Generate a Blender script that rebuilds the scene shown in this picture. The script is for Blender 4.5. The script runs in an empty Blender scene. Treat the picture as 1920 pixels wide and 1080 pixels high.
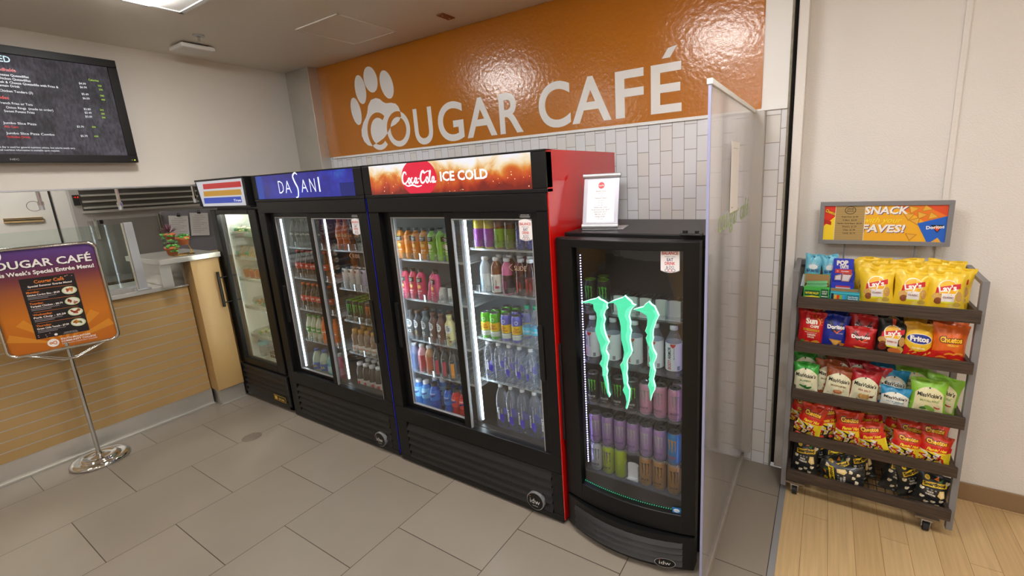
import bpy, bmesh, math, random
from mathutils import Vector, Matrix, Euler, noise
from mathutils.geometry import tessellate_polygon
random.seed(11)
SC = bpy.context.scene
COL = SC.collection
PI = math.pi
R = math.radians

# ------------------------------------------------------------------ camera
YAW, PITCH, ROLL, FPX, PX, PY = 0.5502, 0.2086, -0.0525, 838.606, 1039.405, 510.413
def make_camera():
    cy, sy, cp, sp = math.cos(YAW), math.sin(YAW), math.cos(PITCH), math.sin(PITCH)
    fw = Vector((-sy * cp, cy * cp, -sp)); rt = Vector((cy, sy, 0)); up = rt.cross(fw)
    cr, sr = math.cos(ROLL), math.sin(ROLL)
    r2 = cr * rt + sr * up; u2 = -sr * rt + cr * up
    cd = bpy.data.cameras.new('camera'); co = bpy.data.objects.new('camera', cd); COL.objects.link(co)
    cd.sensor_fit = 'HORIZONTAL'; cd.sensor_width = 36; cd.lens = FPX / 1920 * 36
    cd.shift_x = (960 - PX) / 1920; cd.shift_y = -(540 - PY) / 1920
    cd.clip_start = .02
    m = Matrix((r2, u2, -fw)).transposed().to_4x4(); m.translation = (0, 0, 1.89)
    co.matrix_world = m
    SC.camera = co
make_camera()

# ------------------------------------------------------------------ world, exposure, lights
w = bpy.data.worlds.new('world'); SC.world = w; w.use_nodes = True
w.node_tree.nodes['Background'].inputs[0].default_value = (.9, .85, .8, 1)
w.node_tree.nodes['Background'].inputs[1].default_value = .25
SC.view_settings.view_transform = 'Standard'; SC.view_settings.look = 'None'
SC.view_settings.exposure = 0.0; SC.view_settings.gamma = 1; SC.view_settings.use_curve_mapping = False
try:
    SC.cycles.max_bounces = 9; SC.cycles.transparent_max_bounces = 24; SC.cycles.diffuse_bounces = 4
    SC.cycles.glossy_bounces = 4; SC.cycles.transmission_bounces = 6
    SC.cycles.caustics_reflective = False; SC.cycles.caustics_refractive = False
    SC.cycles.sample_clamp_indirect = 6; SC.cycles.use_light_tree = True
except Exception:
    pass
LAMP = 74.0          # strength of the ceiling lamp diffusers
LED = 22.0           # strength of the cooler LED bars
HEADER = 1.15        # strength of the lit cooler headers
SCREEN = .95
CLAW = 1.0

# ------------------------------------------------------------------ materials
def lin(h):
    if not isinstance(h, str): return tuple(h)[:3]
    h = h.lstrip('#'); out = []
    for i in (0, 2, 4):
        c = int(h[i:i + 2], 16) / 255
        out.append(c / 12.92 if c <= .04045 else ((c + .055) / 1.055) ** 2.4)
    return tuple(out)
def rgba(h): return lin(h) + (1,)
MATS = {}
def nodes_of(m):
    m.use_nodes = True
    nt = m.node_tree
    return nt, nt.nodes, nt.links, nt.nodes['Principled BSDF']
def mat(name, col, rough=.5, metal=0, em=0, emcol=None, coat=0, bump=None, spec=.5, var=None):
    """bump=(scale, strength, distance); var=(scale, amount) mottles the colour"""
    if name in MATS: return MATS[name]
    m = bpy.data.materials.new(name); nt, N, Lk, b = nodes_of(m)
    b.inputs['Base Color'].default_value = rgba(col); b.inputs['Roughness'].default_value = rough
    b.inputs['Metallic'].default_value = metal; b.inputs['Specular IOR Level'].default_value = spec
    b.inputs['Coat Weight'].default_value = coat; b.inputs['Coat Roughness'].default_value = .12
    if em:
        b.inputs['Emission Color'].default_value = rgba(emcol or col); b.inputs['Emission Strength'].default_value = em
    if bump or var:
        tc = N.new('ShaderNodeTexCoord')
    if bump:
        n = N.new('ShaderNodeTexNoise'); n.inputs['Scale'].default_value = bump[0]; n.inputs['Detail'].default_value = 3
        bp = N.new('ShaderNodeBump'); bp.inputs['Strength'].default_value = bump[1]; bp.inputs['Distance'].default_value = bump[2]
        Lk.new(tc.outputs['Object'], n.inputs['Vector']); Lk.new(n.outputs['Fac'], bp.inputs['Height']); Lk.new(bp.outputs['Normal'], b.inputs['Normal'])
    if var:
        n = N.new('ShaderNodeTexNoise'); n.inputs['Scale'].default_value = var[0]; n.inputs['Detail'].default_value = 5
        mx = N.new('ShaderNodeMix'); mx.data_type = 'RGBA'
        c = lin(col)
        mx.inputs['A'].default_value = tuple(max(0, x * (1 - var[1])) for x in c) + (1,)
        mx.inputs['B'].default_value = tuple(min(1, x * (1 + var[1])) for x in c) + (1,)
        Lk.new(tc.outputs['Object'], n.inputs['Vector']); Lk.new(n.outputs['Fac'], mx.inputs['Factor']); Lk.new(mx.outputs['Result'], b.inputs['Base Color'])
    MATS[name] = m
    return m
def P(col, rough=.42):           # printed ink / plain paint of one colour
    return mat('ink_%s_%d' % (col.lstrip('#'), int(rough * 100)), col, rough)
def EM(col, s):                  # self-lit print (screens, backlit headers)
    return mat('lit_%s_%d' % (col.lstrip('#'), int(s * 100)), '#000000', .3, em=s, emcol=col)
def thin_glass(name, tint=(.96, .98, .97), ior=1.45, rough=0.0, haze=0.0, hazecol='#ffffff', gloss=1.0, trans=False):
    if name in MATS: return MATS[name]
    m = bpy.data.materials.new(name); m.use_nodes = True
    nt = m.node_tree; N = nt.nodes; Lk = nt.links; N.clear()
    out = N.new('ShaderNodeOutputMaterial'); tr = N.new('ShaderNodeBsdfTransparent'); tr.inputs[0].default_value = tuple(tint) + (1,)
    gl = N.new('ShaderNodeBsdfGlossy'); gl.inputs['Roughness'].default_value = rough
    gl.inputs['Color'].default_value = (gloss, gloss, gloss, 1)
    lw = N.new('ShaderNodeLayerWeight'); lw.inputs['Blend'].default_value = .5
    pw = N.new('ShaderNodeMath'); pw.operation = 'POWER'; pw.inputs[1].default_value = 4.5; Lk.new(lw.outputs['Facing'], pw.inputs[0])
    f0 = ((ior - 1) / (ior + 1)) ** 2
    fr = N.new('ShaderNodeMath'); fr.operation = 'MULTIPLY_ADD'; fr.inputs[1].default_value = 1 - f0; fr.inputs[2].default_value = f0; Lk.new(pw.outputs[0], fr.inputs[0])
    mx = N.new('ShaderNodeMixShader'); Lk.new(fr.outputs[0], mx.inputs[0])
    if haze:
        df = N.new('ShaderNodeBsdfDiffuse'); df.inputs[0].default_value = rgba(hazecol)
        if trans:
            tl = N.new('ShaderNodeBsdfTranslucent'); tl.inputs[0].default_value = rgba(hazecol); m3 = N.new('ShaderNodeMixShader'); m3.inputs[0].default_value = .5
            Lk.new(df.outputs[0], m3.inputs[1]); Lk.new(tl.outputs[0], m3.inputs[2]); df = m3
        m2 = N.new('ShaderNodeMixShader'); m2.inputs[0].default_value = haze
        Lk.new(tr.outputs[0], m2.inputs[1]); Lk.new(df.outputs[0], m2.inputs[2]); Lk.new(m2.outputs[0], mx.inputs[1])
    else:
        Lk.new(tr.outputs[0], mx.inputs[1])
    Lk.new(gl.outputs[0], mx.inputs[2]); Lk.new(mx.outputs[0], out.inputs[0])
    MATS[name] = m
    return m

def brick_mat(name, axes, off, bw, rh, mortar, c1, c2, cm, rough, bumpd, freq=2, offs=.5, bias=0, grain=None, cream=None, spec=.5):
    """Brick pattern laid in world metres; axes = (world axis along the brick, world axis across the rows)"""
    m = bpy.data.materials.new(name); nt, N, Lk, b = nodes_of(m)
    g = N.new('ShaderNodeNewGeometry'); sx = N.new('ShaderNodeSeparateXYZ'); Lk.new(g.outputs['Position'], sx.inputs[0])
    cb = N.new('ShaderNodeCombineXYZ')
    for k in (0, 1):
        a = N.new('ShaderNodeMath'); a.operation = 'SUBTRACT'; a.inputs[1].default_value = off[k]
        Lk.new(sx.outputs[axes[k]], a.inputs[0]); Lk.new(a.outputs[0], cb.inputs[k])
    br = N.new('ShaderNodeTexBrick'); br.offset = offs; br.offset_frequency = freq; br.squash = 1
    br.inputs['Scale'].default_value = 1; br.inputs['Brick Width'].default_value = bw; br.inputs['Row Height'].default_value = rh
    br.inputs['Mortar Size'].default_value = mortar; br.inputs['Mortar Smooth'].default_value = .1; br.inputs['Bias'].default_value = bias
    br.inputs['Color1'].default_value = rgba(c1); br.inputs['Color2'].default_value = rgba(c2); br.inputs['Mortar'].default_value = rgba(cm)
    Lk.new(cb.outputs[0], br.inputs['Vector'])
    colout = br.outputs['Color']
    if grain:      # (stretch vector, scale, amount)
        mp = N.new('ShaderNodeMapping'); mp.inputs['Scale'].default_value = grain[0]
        Lk.new(g.outputs['Position'], mp.inputs['Vector'])
        n = N.new('ShaderNodeTexNoise'); n.inputs['Scale'].default_value = grain[1]; n.inputs['Detail'].default_value = 6
        Lk.new(mp.outputs[0], n.inputs['Vector'])
        rp = N.new('ShaderNodeMapRange'); rp.inputs['From Min'].default_value = .3; rp.inputs['From Max'].default_value = .7
        rp.inputs['To Min'].default_value = 1 - grain[2]; rp.inputs['To Max'].default_value = 1 + grain[2]
        Lk.new(n.outputs['Fac'], rp.inputs['Value'])
        vm = N.new('ShaderNodeVectorMath'); vm.operation = 'SCALE'
        Lk.new(colout, vm.inputs[0]); Lk.new(rp.outputs[0], vm.inputs['Scale']); colout = vm.outputs[0]
    Lk.new(colout, b.inputs['Base Color'])
    b.inputs['Roughness'].default_value = rough; b.inputs['Specular IOR Level'].default_value = spec
    bp = N.new('ShaderNodeBump'); bp.inputs['Distance'].default_value = bumpd; bp.inputs['Strength'].default_value = .6; bp.invert = True
    Lk.new(br.outputs['Fac'], bp.inputs['Height']); Lk.new(bp.outputs[0], b.inputs['Normal'])
    return m

M_tile = brick_mat('floor_tile', (1, 0), (1.669 - .30485, -1.351), .6097, .6097, .0022, '#90867a', '#897f73', '#40372f', .32, .001, grain=((1, 1, 1), 2.2, .05))
M_wood = brick_mat('bamboo_plank', (1, 0), (.3, -.001), 1.35, .1155, .0011, '#ccae80', '#c0a070', '#86653e', .33, .0006, freq=3, offs=.37, grain=((26, .9, 1), 3.0, .10))
M_subway = brick_mat('white_wall_tile', (2, 0), (1.645, -1.228), .1488, .0757, .0017, '#dddde2', '#d8d1c6', '#8d867c', .12, .0015, offs=.5, bias=-.45)
M_wall = mat('wall_paint', '#d9d3ca', .7, bump=(90, .25, .003))
M_wallr = mat('wall_paint_right', '#e3dfdb', .6, bump=(130, .6, .004))
M_kwall = mat('kitchen_wall_panel', '#d8d4cc', .45)
M_ceil = mat('ceiling_paint', '#ebe5da', .42)
M_orange = mat('orange_paint', '#b26a10', .2, bump=(38, .35, .006), spec=.6, var=(3, .05))
M_steel = mat('brushed_steel', '#c9c6c0', .26, 1, bump=(220, .05, .001))
M_satin = mat('satin_steel', '#d2cfc8', .34, .8, var=(5, .08))
M_steel_dark = mat('reach_in_steel', '#94918c', .42, .65)
M_chrome = mat('chrome', '#d6d6d4', .08, 1)
M_alu = mat('satin_aluminium', '#b9babd', .38, .6)
M_black = mat('black_powder_coat', '#09090a', .42, spec=.35)
M_black2 = mat('black_plastic', '#131314', .45)
M_grille = mat('grille_black', '#1a1a1b', .45, spec=.4)
M_rub = mat('rubber_black', '#1a1a1a', .7)
M_red = mat('red_vinyl_side', '#c4120f', .16, coat=.5)
M_blue = mat('blue_vinyl_side', '#1420b8', .25, var=(14, .5))
M_tan = mat('tan_laminate', '#ad8d5b', .42)
M_tanside = M_tan
M_white = mat('white_plastic', '#e6e6e4', .4)
M_paper = mat('white_paper', '#e8e4e2', .6)
M_liner = mat('cooler_liner', '#6f7276', .5)
M_linerb = mat('blue_white_cooler_liner', '#a9b3bb', .5)
M_linerd = mat('dark_cooler_liner', '#1c1e22', .5)
M_linerw = mat('white_cooler_liner', '#dfe2da', .5)
M_wire = mat('coated_wire', '#cfd3d4', .35, .3)
M_wired = mat('dark_coated_wire', '#2a2d30', .4)
M_greyframe = mat('grey_rack_paint', '#7e7d80', .45)
M_clear = thin_glass('clear_plastic', (.86, .89, .91), 1.45, .03, .06)
M_clear2 = thin_glass('clear_bottle', (.92, .94, .98), 1.6, .03, .08, '#e8eefc')
M_clearbox = thin_glass('clear_clamshell', (.92, .94, .92), 1.4, .06, .06)
M_pane = thin_glass('cooler_glass', (.94, .96, .96), 1.72)
M_pane_dark = thin_glass('tinted_cooler_glass', (.92, .93, .96), 1.6)
M_guard = thin_glass('sneeze_guard_glass', (.92, .97, .95), 1.4)
M_plexi = thin_glass('scratched_plexiglass', (.96, .96, .97), 1.3, .10, .26, '#f4f0ee', trans=True)
M_plexiedge = mat('plexiglass_edge', '#9a9cc0', .2)
M_lip = mat('can_lid_aluminium', '#a8abad', .28, .9)

def walnut():
    m = bpy.data.materials.new('dark_walnut'); nt, N, Lk, b = nodes_of(m)
    tc = N.new('ShaderNodeTexCoord'); mp = N.new('ShaderNodeMapping'); mp.inputs['Scale'].default_value = (3, 40, 60)
    n = N.new('ShaderNodeTexNoise'); n.inputs['Scale'].default_value = 2.2; n.inputs['Detail'].default_value = 8; n.inputs['Distortion'].default_value = .6
    cr = N.new('ShaderNodeValToRGB'); cr.color_ramp.elements[0].position = .3; cr.color_ramp.elements[0].color = rgba('#261d18')
    cr.color_ramp.elements[1].position = .75; cr.color_ramp.elements[1].color = rgba('#514239')
    Lk.new(tc.outputs['Object'], mp.inputs[0]); Lk.new(mp.outputs[0], n.inputs['Vector']); Lk.new(n.outputs['Fac'], cr.inputs[0]); Lk.new(cr.outputs[0], b.inputs['Base Color'])
    b.inputs['Roughness'].default_value = .5
    return m
M_walnut = walnut()

def cola_art():   # backlit print: ice and cola
    m = bpy.data.materials.new('cola_header_print'); nt, N, Lk, b = nodes_of(m)
    tc = N.new('ShaderNodeTexCoord'); sx = N.new('ShaderNodeSeparateXYZ'); Lk.new(tc.outputs['Object'], sx.inputs[0])
    n = N.new('ShaderNodeTexNoise'); n.inputs['Scale'].default_value = 7; n.inputs['Detail'].default_value = 4; n.inputs['Distortion'].default_value = 1.2
    v = N.new('ShaderNodeTexVoronoi'); v.inputs['Scale'].default_value = 6.5
    Lk.new(tc.outputs['Object'], n.inputs['Vector']); Lk.new(tc.outputs['Object'], v.inputs['Vector'])
    mr = N.new('ShaderNodeMapRange'); mr.inputs['From Min'].default_value = -.086; mr.inputs['From Max'].default_value = .086
    mr.inputs['To Min'].default_value = -.42; mr.inputs['To Max'].default_value = .58
    Lk.new(sx.outputs['Z'], mr.inputs['Value'])
    a = N.new('ShaderNodeMath'); a.operation = 'ADD'; Lk.new(mr.outputs[0], a.inputs[0]); Lk.new(n.outputs['Fac'], a.inputs[1])
    s = N.new('ShaderNodeMath'); s.operation = 'MULTIPLY_ADD'; s.inputs[1].default_value = -.35; Lk.new(v.outputs['Distance'], s.inputs[0]); Lk.new(a.outputs[0], s.inputs[2])
    cr = N.new('ShaderNodeValToRGB'); e = cr.color_ramp.elements
    e[0].position = 0; e[0].color = rgba('#7a1503'); e[1].position = .93; e[1].color = rgba('#f4f2f8')
    for p, c in ((.2, '#b53408'), (.38, '#cf5a0e'), (.52, '#e0913a'), (.66, '#f0cf9a'), (.8, '#f8ecdc')):
        k = e.new(p); k.color = rgba(c)
    Lk.new(s.outputs[0], cr.inputs[0]); Lk.new(cr.outputs[0], b.inputs['Emission Color']); b.inputs['Emission Strength'].default_value = .98
    b.inputs['Base Color'].default_value = (.02, .02, .02, 1); b.inputs['Roughness'].default_value = .15
    return m
def drops_art():  # backlit print: blue water drops
    m = bpy.data.materials.new('blue_water_print'); nt, N, Lk, b = nodes_of(m)
    tc = N.new('ShaderNodeTexCoord'); n = N.new('ShaderNodeTexNoise'); n.inputs['Scale'].default_value = 3.5; n.inputs['Detail'].default_value = 3
    v = N.new('ShaderNodeTexVoronoi'); v.inputs['Scale'].default_value = 26; v.feature = 'SMOOTH_F1'
    Lk.new(tc.outputs['Object'], n.inputs['Vector']); Lk.new(tc.outputs['Object'], v.inputs['Vector'])
    a = N.new('ShaderNodeMath'); a.operation = 'MULTIPLY_ADD'; a.inputs[1].default_value = -.25; Lk.new(v.outputs['Distance'], a.inputs[0]); Lk.new(n.outputs['Fac'], a.inputs[2])
    cr = N.new('ShaderNodeValToRGB'); e = cr.color_ramp.elements
    e[0].position = .12; e[0].color = rgba('#0b0a4a'); e[1].position = .72; e[1].color = rgba('#2f7fe0')
    k = e.new(.38); k.color = rgba('#1416a0'); k = e.new(.55); k.color = rgba('#1a2fc0')
    Lk.new(a.outputs[0], cr.inputs[0]); Lk.new(cr.outputs[0], b.inputs['Emission Color']); b.inputs['Emission Strength'].default_value = .62
    b.inputs['Base Color'].default_value = (.01, .01, .05, 1); b.inputs['Roughness'].default_value = .12
    return m
def screen_art():
    m = bpy.data.materials.new('chalkboard_screen'); nt, N, Lk, b = nodes_of(m)
    tc = N.new('ShaderNodeTexCoord'); mp = N.new('ShaderNodeMapping'); mp.inputs['Scale'].default_value = (1, 14, 5)
    n = N.new('ShaderNodeTexNoise'); n.inputs['Scale'].default_value = 6; n.inputs['Detail'].default_value = 8
    Lk.new(tc.outputs['Object'], mp.inputs[0]); Lk.new(mp.outputs[0], n.inputs['Vector'])
    n2 = N.new('ShaderNodeTexNoise'); n2.inputs['Scale'].default_value = 7; n2.inputs['Detail'].default_value = 6
    Lk.new(tc.outputs['Object'], n2.inputs['Vector'])
    a = N.new('ShaderNodeMath'); a.operation = 'MULTIPLY'; Lk.new(n.outputs['Fac'], a.inputs[0]); Lk.new(n2.outputs['Fac'], a.inputs[1])
    cr = N.new('ShaderNodeValToRGB'); e = cr.color_ramp.elements
    e[0].position = .1; e[0].color = rgba('#2b292c'); e[1].position = .5; e[1].color = rgba('#77727e')
    Lk.new(a.outputs[0], cr.inputs[0]); Lk.new(cr.outputs[0], b.inputs['Emission Color']); b.inputs['Emission Strength'].default_value = .55
    b.inputs['Base Color'].default_value = (.01, .01, .01, 1); b.inputs['Roughness'].default_value = .55; b.inputs['Specular IOR Level'].default_value = .2
    return m
def poster_art():  # purple running into orange, printed
    m = bpy.data.materials.new('purple_orange_poster'); nt, N, Lk, b = nodes_of(m)
    tc = N.new('ShaderNodeTexCoord'); sx = N.new('ShaderNodeSeparateXYZ'); Lk.new(tc.outputs['Object'], sx.inputs[0])
    mr = N.new('ShaderNodeMapRange'); mr.inputs['From Min'].default_value = 0; mr.inputs['From Max'].default_value = .735
    Lk.new(sx.outputs['Z'], mr.inputs['Value'])
    cr = N.new('ShaderNodeValToRGB'); e = cr.color_ramp.elements
    e[0].position = 0; e[0].color = rgba('#b8641c'); e[1].position = 1; e[1].color = rgba('#5a3f8a')
    for p, c in ((.35, '#c1701f'), (.55, '#a05a2c'), (.72, '#6b3340'), (.85, '#57305f')):
        k = e.new(p); k.color = rgba(c)
    Lk.new(mr.outputs[0], cr.inputs[0]); Lk.new(cr.outputs[0], b.inputs['Base Color']); b.inputs['Roughness'].default_value = .22
    return m

# ------------------------------------------------------------------ mesh building
class MB:
    def __init__(s): s.v = []; s.f = []; s.m = []; s.s = []; s.mats = []
    def mi(s, m):
        if m not in s.mats: s.mats.append(m)
        return s.mats.index(m)
    def add(s, vs, fs, m, smooth=False):
        o = len(s.v); k = s.mi(m); s.v += [tuple(p) for p in vs]
        for f in fs: s.f.append(tuple(i + o for i in f)); s.m.append(k); s.s.append(smooth)
        return s
    def box(s, x0, x1, y0, y1, z0, z1, m):
        vs = [(x, y, z) for z in (z0, z1) for y in (y0, y1) for x in (x0, x1)]
        return s.add(vs, [(0, 2, 3, 1), (4, 5, 7, 6), (0, 1, 5, 4), (2, 6, 7, 3), (0, 4, 6, 2), (1, 3, 7, 5)], m)
    def quadbox(s, pts_front, pts_back, m):   # 4 + 4 corners
        return s.add(list(pts_front) + list(pts_back), [(0, 1, 2, 3), (7, 6, 5, 4), (0, 4, 5, 1), (1, 5, 6, 2), (2, 6, 7, 3), (3, 7, 4, 0)], m)
    def cyl(s, p0, p1, r, m, n=14, r1=None, cap=True):
        p0 = Vector(p0); p1 = Vector(p1); d = (p1 - p0).normalized(); r1 = r if r1 is None else r1
        a = d.orthogonal().normalized(); b = d.cross(a)
        vs = []
        for p, rr in ((p0, r), (p1, r1)):
            for i in range(n):
                t = 2 * PI * i / n; vs.append(p + a * (rr * math.cos(t)) + b * (rr * math.sin(t)))
        s.add(vs, [(i, (i + 1) % n, n + (i + 1) % n, n + i) for i in range(n)], m, True)
        if cap: s.add(vs, [tuple(range(n - 1, -1, -1)), tuple(range(n, 2 * n))], m)
        return s
    def tube(s, pts, r, m, n=8, closed=False):
        P_ = [Vector(p) for p in pts]; vs = []; k = len(P_); ref = None
        for i, p in enumerate(P_):
            a = P_[(i - 1) % k] if (closed or i) else p; b = P_[(i + 1) % k] if (closed or i < k - 1) else p
            d = (b - a).normalized()
            if ref is None: ref = d.orthogonal().normalized()
            ref = (ref - d * ref.dot(d))
            ref = ref.normalized() if ref.length > 1e-6 else d.orthogonal().normalized()
            q = d.cross(ref)
            for j in range(n):
                t = 2 * PI * j / n; vs.append(p + ref * (r * math.cos(t)) + q * (r * math.sin(t)))
        fs = []
        for i in range(k if closed else k - 1):
            for j in range(n):
                i2 = (i + 1) % k
                fs.append((i * n + j, i * n + (j + 1) % n, i2 * n + (j + 1) % n, i2 * n + j))
        s.add(vs, fs, m, True)
        if not closed: s.add(vs, [tuple(range(n - 1, -1, -1)), tuple(range((k - 1) * n, k * n))], m)
        return s
    def lathe(s, prof, m, c=(0, 0, 0), n=20, smooth=True):
        """prof: [(r, z), ...]; m: one material, or a list of one per segment"""
        for k in range(len(prof) - 1):
            mm = m[k] if isinstance(m, (list, tuple)) else m
            (r0, z0), (r1, z1) = prof[k], prof[k + 1]
            if r0 < 1e-6 and r1 < 1e-6: continue
            vs = []
            for r, z in ((r0, z0), (r1, z1)):
                vs += [(c[0] + r * math.cos(2 * PI * i / n), c[1] + r * math.sin(2 * PI * i / n), c[2] + z) for i in range(n)]
            if r1 < 1e-6: s.add(vs[:n] + [(c[0], c[1], c[2] + z1)], [(i, (i + 1) % n, n) for i in range(n)], mm, smooth)
            elif r0 < 1e-6: s.add([(c[0], c[1], c[2] + z0)] + vs[n:], [(0, 1 + (i + 1) % n, 1 + i)[::-1] for i in range(n)], mm, smooth)
            else: s.add(vs, [(i, (i + 1) % n, n + (i + 1) % n, n + i) for i in range(n)], mm, smooth)
        return s
    def prism(s, pts, axis, a, b, m):
        """polygon in the plane across `axis`, extruded from a to b; pts are the two other coordinates in xyz order"""
        def mk(p, t):
            q = list(p); q.insert(axis, t); return tuple(q)
        n = len(pts); vs = [mk(p, a) for p in pts] + [mk(p, b) for p in pts]
        tri = tessellate_polygon([[Vector((p[0], p[1], 0)) for p in pts]])
        fs = [tuple(t) for t in tri] + [tuple(i + n for i in t[::-1]) for t in tri] + [(i, (i + 1) % n, n + (i + 1) % n, n + i) for i in range(n)]
        return s.add(vs, fs, m)
    def sphere(s, c, r, m, n=10, sc=(1, 1, 1)):
        vs = []; fs = []; k = n // 2
        for i in range(1, k):
            ph = PI * i / k
            for j in range(n):
                th = 2 * PI * j / n
                vs.append((c[0] + r * sc[0] * math.sin(ph) * math.cos(th), c[1] + r * sc[1] * math.sin(ph) * math.sin(th), c[2] + r * sc[2] * math.cos(ph)))
        for i in range(k - 2):
            for j in range(n): fs.append((i * n + j, (i + 1) * n + j, (i + 1) * n + (j + 1) % n, i * n + (j + 1) % n))
        o = len(vs); vs += [(c[0], c[1], c[2] + r * sc[2]), (c[0], c[1], c[2] - r * sc[2])]
        for j in range(n):
            fs.append((o, j, (j + 1) % n)); fs.append((o + 1, (k - 2) * n + (j + 1) % n, (k - 2) * n + j))
        return s.add(vs, fs, m, True)
    def merge(s, o, f=None):
        vs = o.v if f is None else [f(p) for p in o.v]
        off = len(s.v); s.v += [tuple(p) for p in vs]
        for fc, m, sm in zip(o.f, o.m, o.s): s.f.append(tuple(i + off for i in fc)); s.m.append(s.mi(o.mats[m])); s.s.append(sm)
        return s
    def mesh(s, name, fix=False):
        me = bpy.data.meshes.new(name); me.from_pydata(s.v, [], s.f)
        for m in s.mats: me.materials.append(m)
        me.polygons.foreach_set('material_index', s.m); me.polygons.foreach_set('use_smooth', s.s)
        if fix:
            bm = bmesh.new(); bm.from_mesh(me); bmesh.ops.remove_doubles(bm, verts=bm.verts, dist=1e-5); bmesh.ops.recalc_face_normals(bm, faces=bm.faces); bm.to_mesh(me); bm.free()
        me.update()
        return me
    def obj(s, name, parent=None, bevel=0, fix=False, loc=None, rot=None):
        o = bpy.data.objects.new(name, s.mesh(name, fix)); COL.objects.link(o)
        if parent: o.parent = parent
        if loc: o.location = loc
        if rot: o.rotation_euler = rot
        if bevel:
            b = o.modifiers.new('bevel', 'BEVEL'); b.width = bevel; b.segments = 2; b.limit_method = 'ANGLE'; b.angle_limit = R(40)
        return o

# ---- flat artwork (print, lettering, logos) laid over a surface
_TX = {}
def text_geo(body, bold=0.0, shear=0.0, space=1.0, res=3):
    key = (body, bold, shear, space, res)
    if key not in _TX:
        cu = bpy.data.curves.new('t', 'FONT'); cu.body = body; cu.resolution_u = res; cu.offset = bold; cu.shear = shear; cu.space_character = space
        ob = bpy.data.objects.new('t', cu); me = ob.to_mesh()
        vs = [(v.co.x / .729, v.co.y / .729) for v in me.vertices]; fs = [tuple(p.vertices) for p in me.polygons]
        ob.to_mesh_clear(); bpy.data.objects.remove(ob); bpy.data.curves.remove(cu)
        _TX[key] = (vs, fs)
    return _TX[key]
def rc(x0, y0, x1, y1, m, L=1): return dict(v=[(x0, y0), (x1, y0), (x1, y1), (x0, y1)], f=[(0, 1, 2, 3)], m=m, L=L)
def el(cx, cy, rx, ry, m, L=1, rot=0, n=20):
    c, s_ = math.cos(rot), math.sin(rot); v = []
    for i in range(n):
        a = rx * math.cos(2 * PI * i / n); b = ry * math.sin(2 * PI * i / n); v.append((cx + a * c - b * s_, cy + a * s_ + b * c))
    return dict(v=v, f=[tuple(range(n))], m=m, L=L)
def pg(pts, m, L=1):
    t = tessellate_polygon([[Vector((p[0], p[1], 0)) for p in pts]])
    fs = []
    for a, b, c in t:
        A, B, C_ = pts[a], pts[b], pts[c]
        fs.append((a, b, c) if (B[0] - A[0]) * (C_[1] - A[1]) - (B[1] - A[1]) * (C_[0] - A[0]) > 0 else (c, b, a))
    return dict(v=list(pts), f=fs, m=m, L=L)
def st(pts, wd, m, L=2, closed=False, sub=4):
    """brush stroke of width wd along a smooth curve through pts"""
    k = len(pts); q = []
    for i in range(k if closed else k - 1):
        p0 = pts[(i - 1) % k] if (closed or i) else pts[0]; p1 = pts[i]; p2 = pts[(i + 1) % k]; p3 = pts[(i + 2) % k] if (closed or i < k - 2) else pts[-1]
        for j in range(sub):
            t = j / sub
            q.append(tuple(.5 * (2 * p1[a] + (p2[a] - p0[a]) * t + (2 * p0[a] - 5 * p1[a] + 4 * p2[a] - p3[a]) * t * t + (3 * p1[a] - p0[a] - 3 * p2[a] + p3[a]) * t ** 3) for a in (0, 1)))
    if not closed: q.append(tuple(pts[-1]))
    n = len(q); v = []
    for i in range(n):
        a = q[(i - 1) % n] if (closed or i) else q[i]; b = q[(i + 1) % n] if (closed or i < n - 1) else q[i]
        dx, dy = b[0] - a[0], b[1] - a[1]; l = math.hypot(dx, dy) or 1
        ww = wd / 2 * (1 if closed else (.45 + .55 * math.sin(PI * min(1, max(0, i / (n - 1))))))
        v += [(q[i][0] - dy / l * ww, q[i][1] + dx / l * ww), (q[i][0] + dy / l * ww, q[i][1] - dx / l * ww)]
    f = [(2 * i, 2 * i + 1, 2 * ((i + 1) % n) + 1, 2 * ((i + 1) % n)) for i in range(n if closed else n - 1)]
    return dict(v=v, f=f, m=m, L=L)
def tx(body, x, y, h, m, L=3, al='C', w=None, b=.0, sh=0, rot=0, sx=1, sp=1, res=2):
    """lettering; h = cap height, y = baseline, w = total width if it must fit"""
    vs, fs = text_geo(body, b, sh, sp, res)
    if not vs: return dict(v=[], f=[], m=m, L=L)
    a0 = min(p[0] for p in vs); a1 = max(p[0] for p in vs)
    k = h * sx if w is None else w / (a1 - a0)
    o = {'C': (a0 + a1) / 2, 'L': a0, 'R': a1}[al]; c, s_ = math.cos(rot), math.sin(rot)
    v = []
    for p in vs:
        X = (p[0] - o) * k; Y = p[1] * h; v.append((x + X * c - Y * s_, y + X * s_ + Y * c))
    return dict(v=v, f=fs, m=m, L=L)
def xf(prims, dx=0, dy=0, s=1, rot=0, dL=0, sx=None):
    c, s_ = math.cos(rot), math.sin(rot); sx = s if sx is None else sx
    return [dict(v=[(dx + p[0] * sx * c - p[1] * s * s_, dy + p[0] * sx * s_ + p[1] * s * c) for p in d['v']], f=d['f'], m=d['m'], L=d['L'] + dL) for d in prims]
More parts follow.
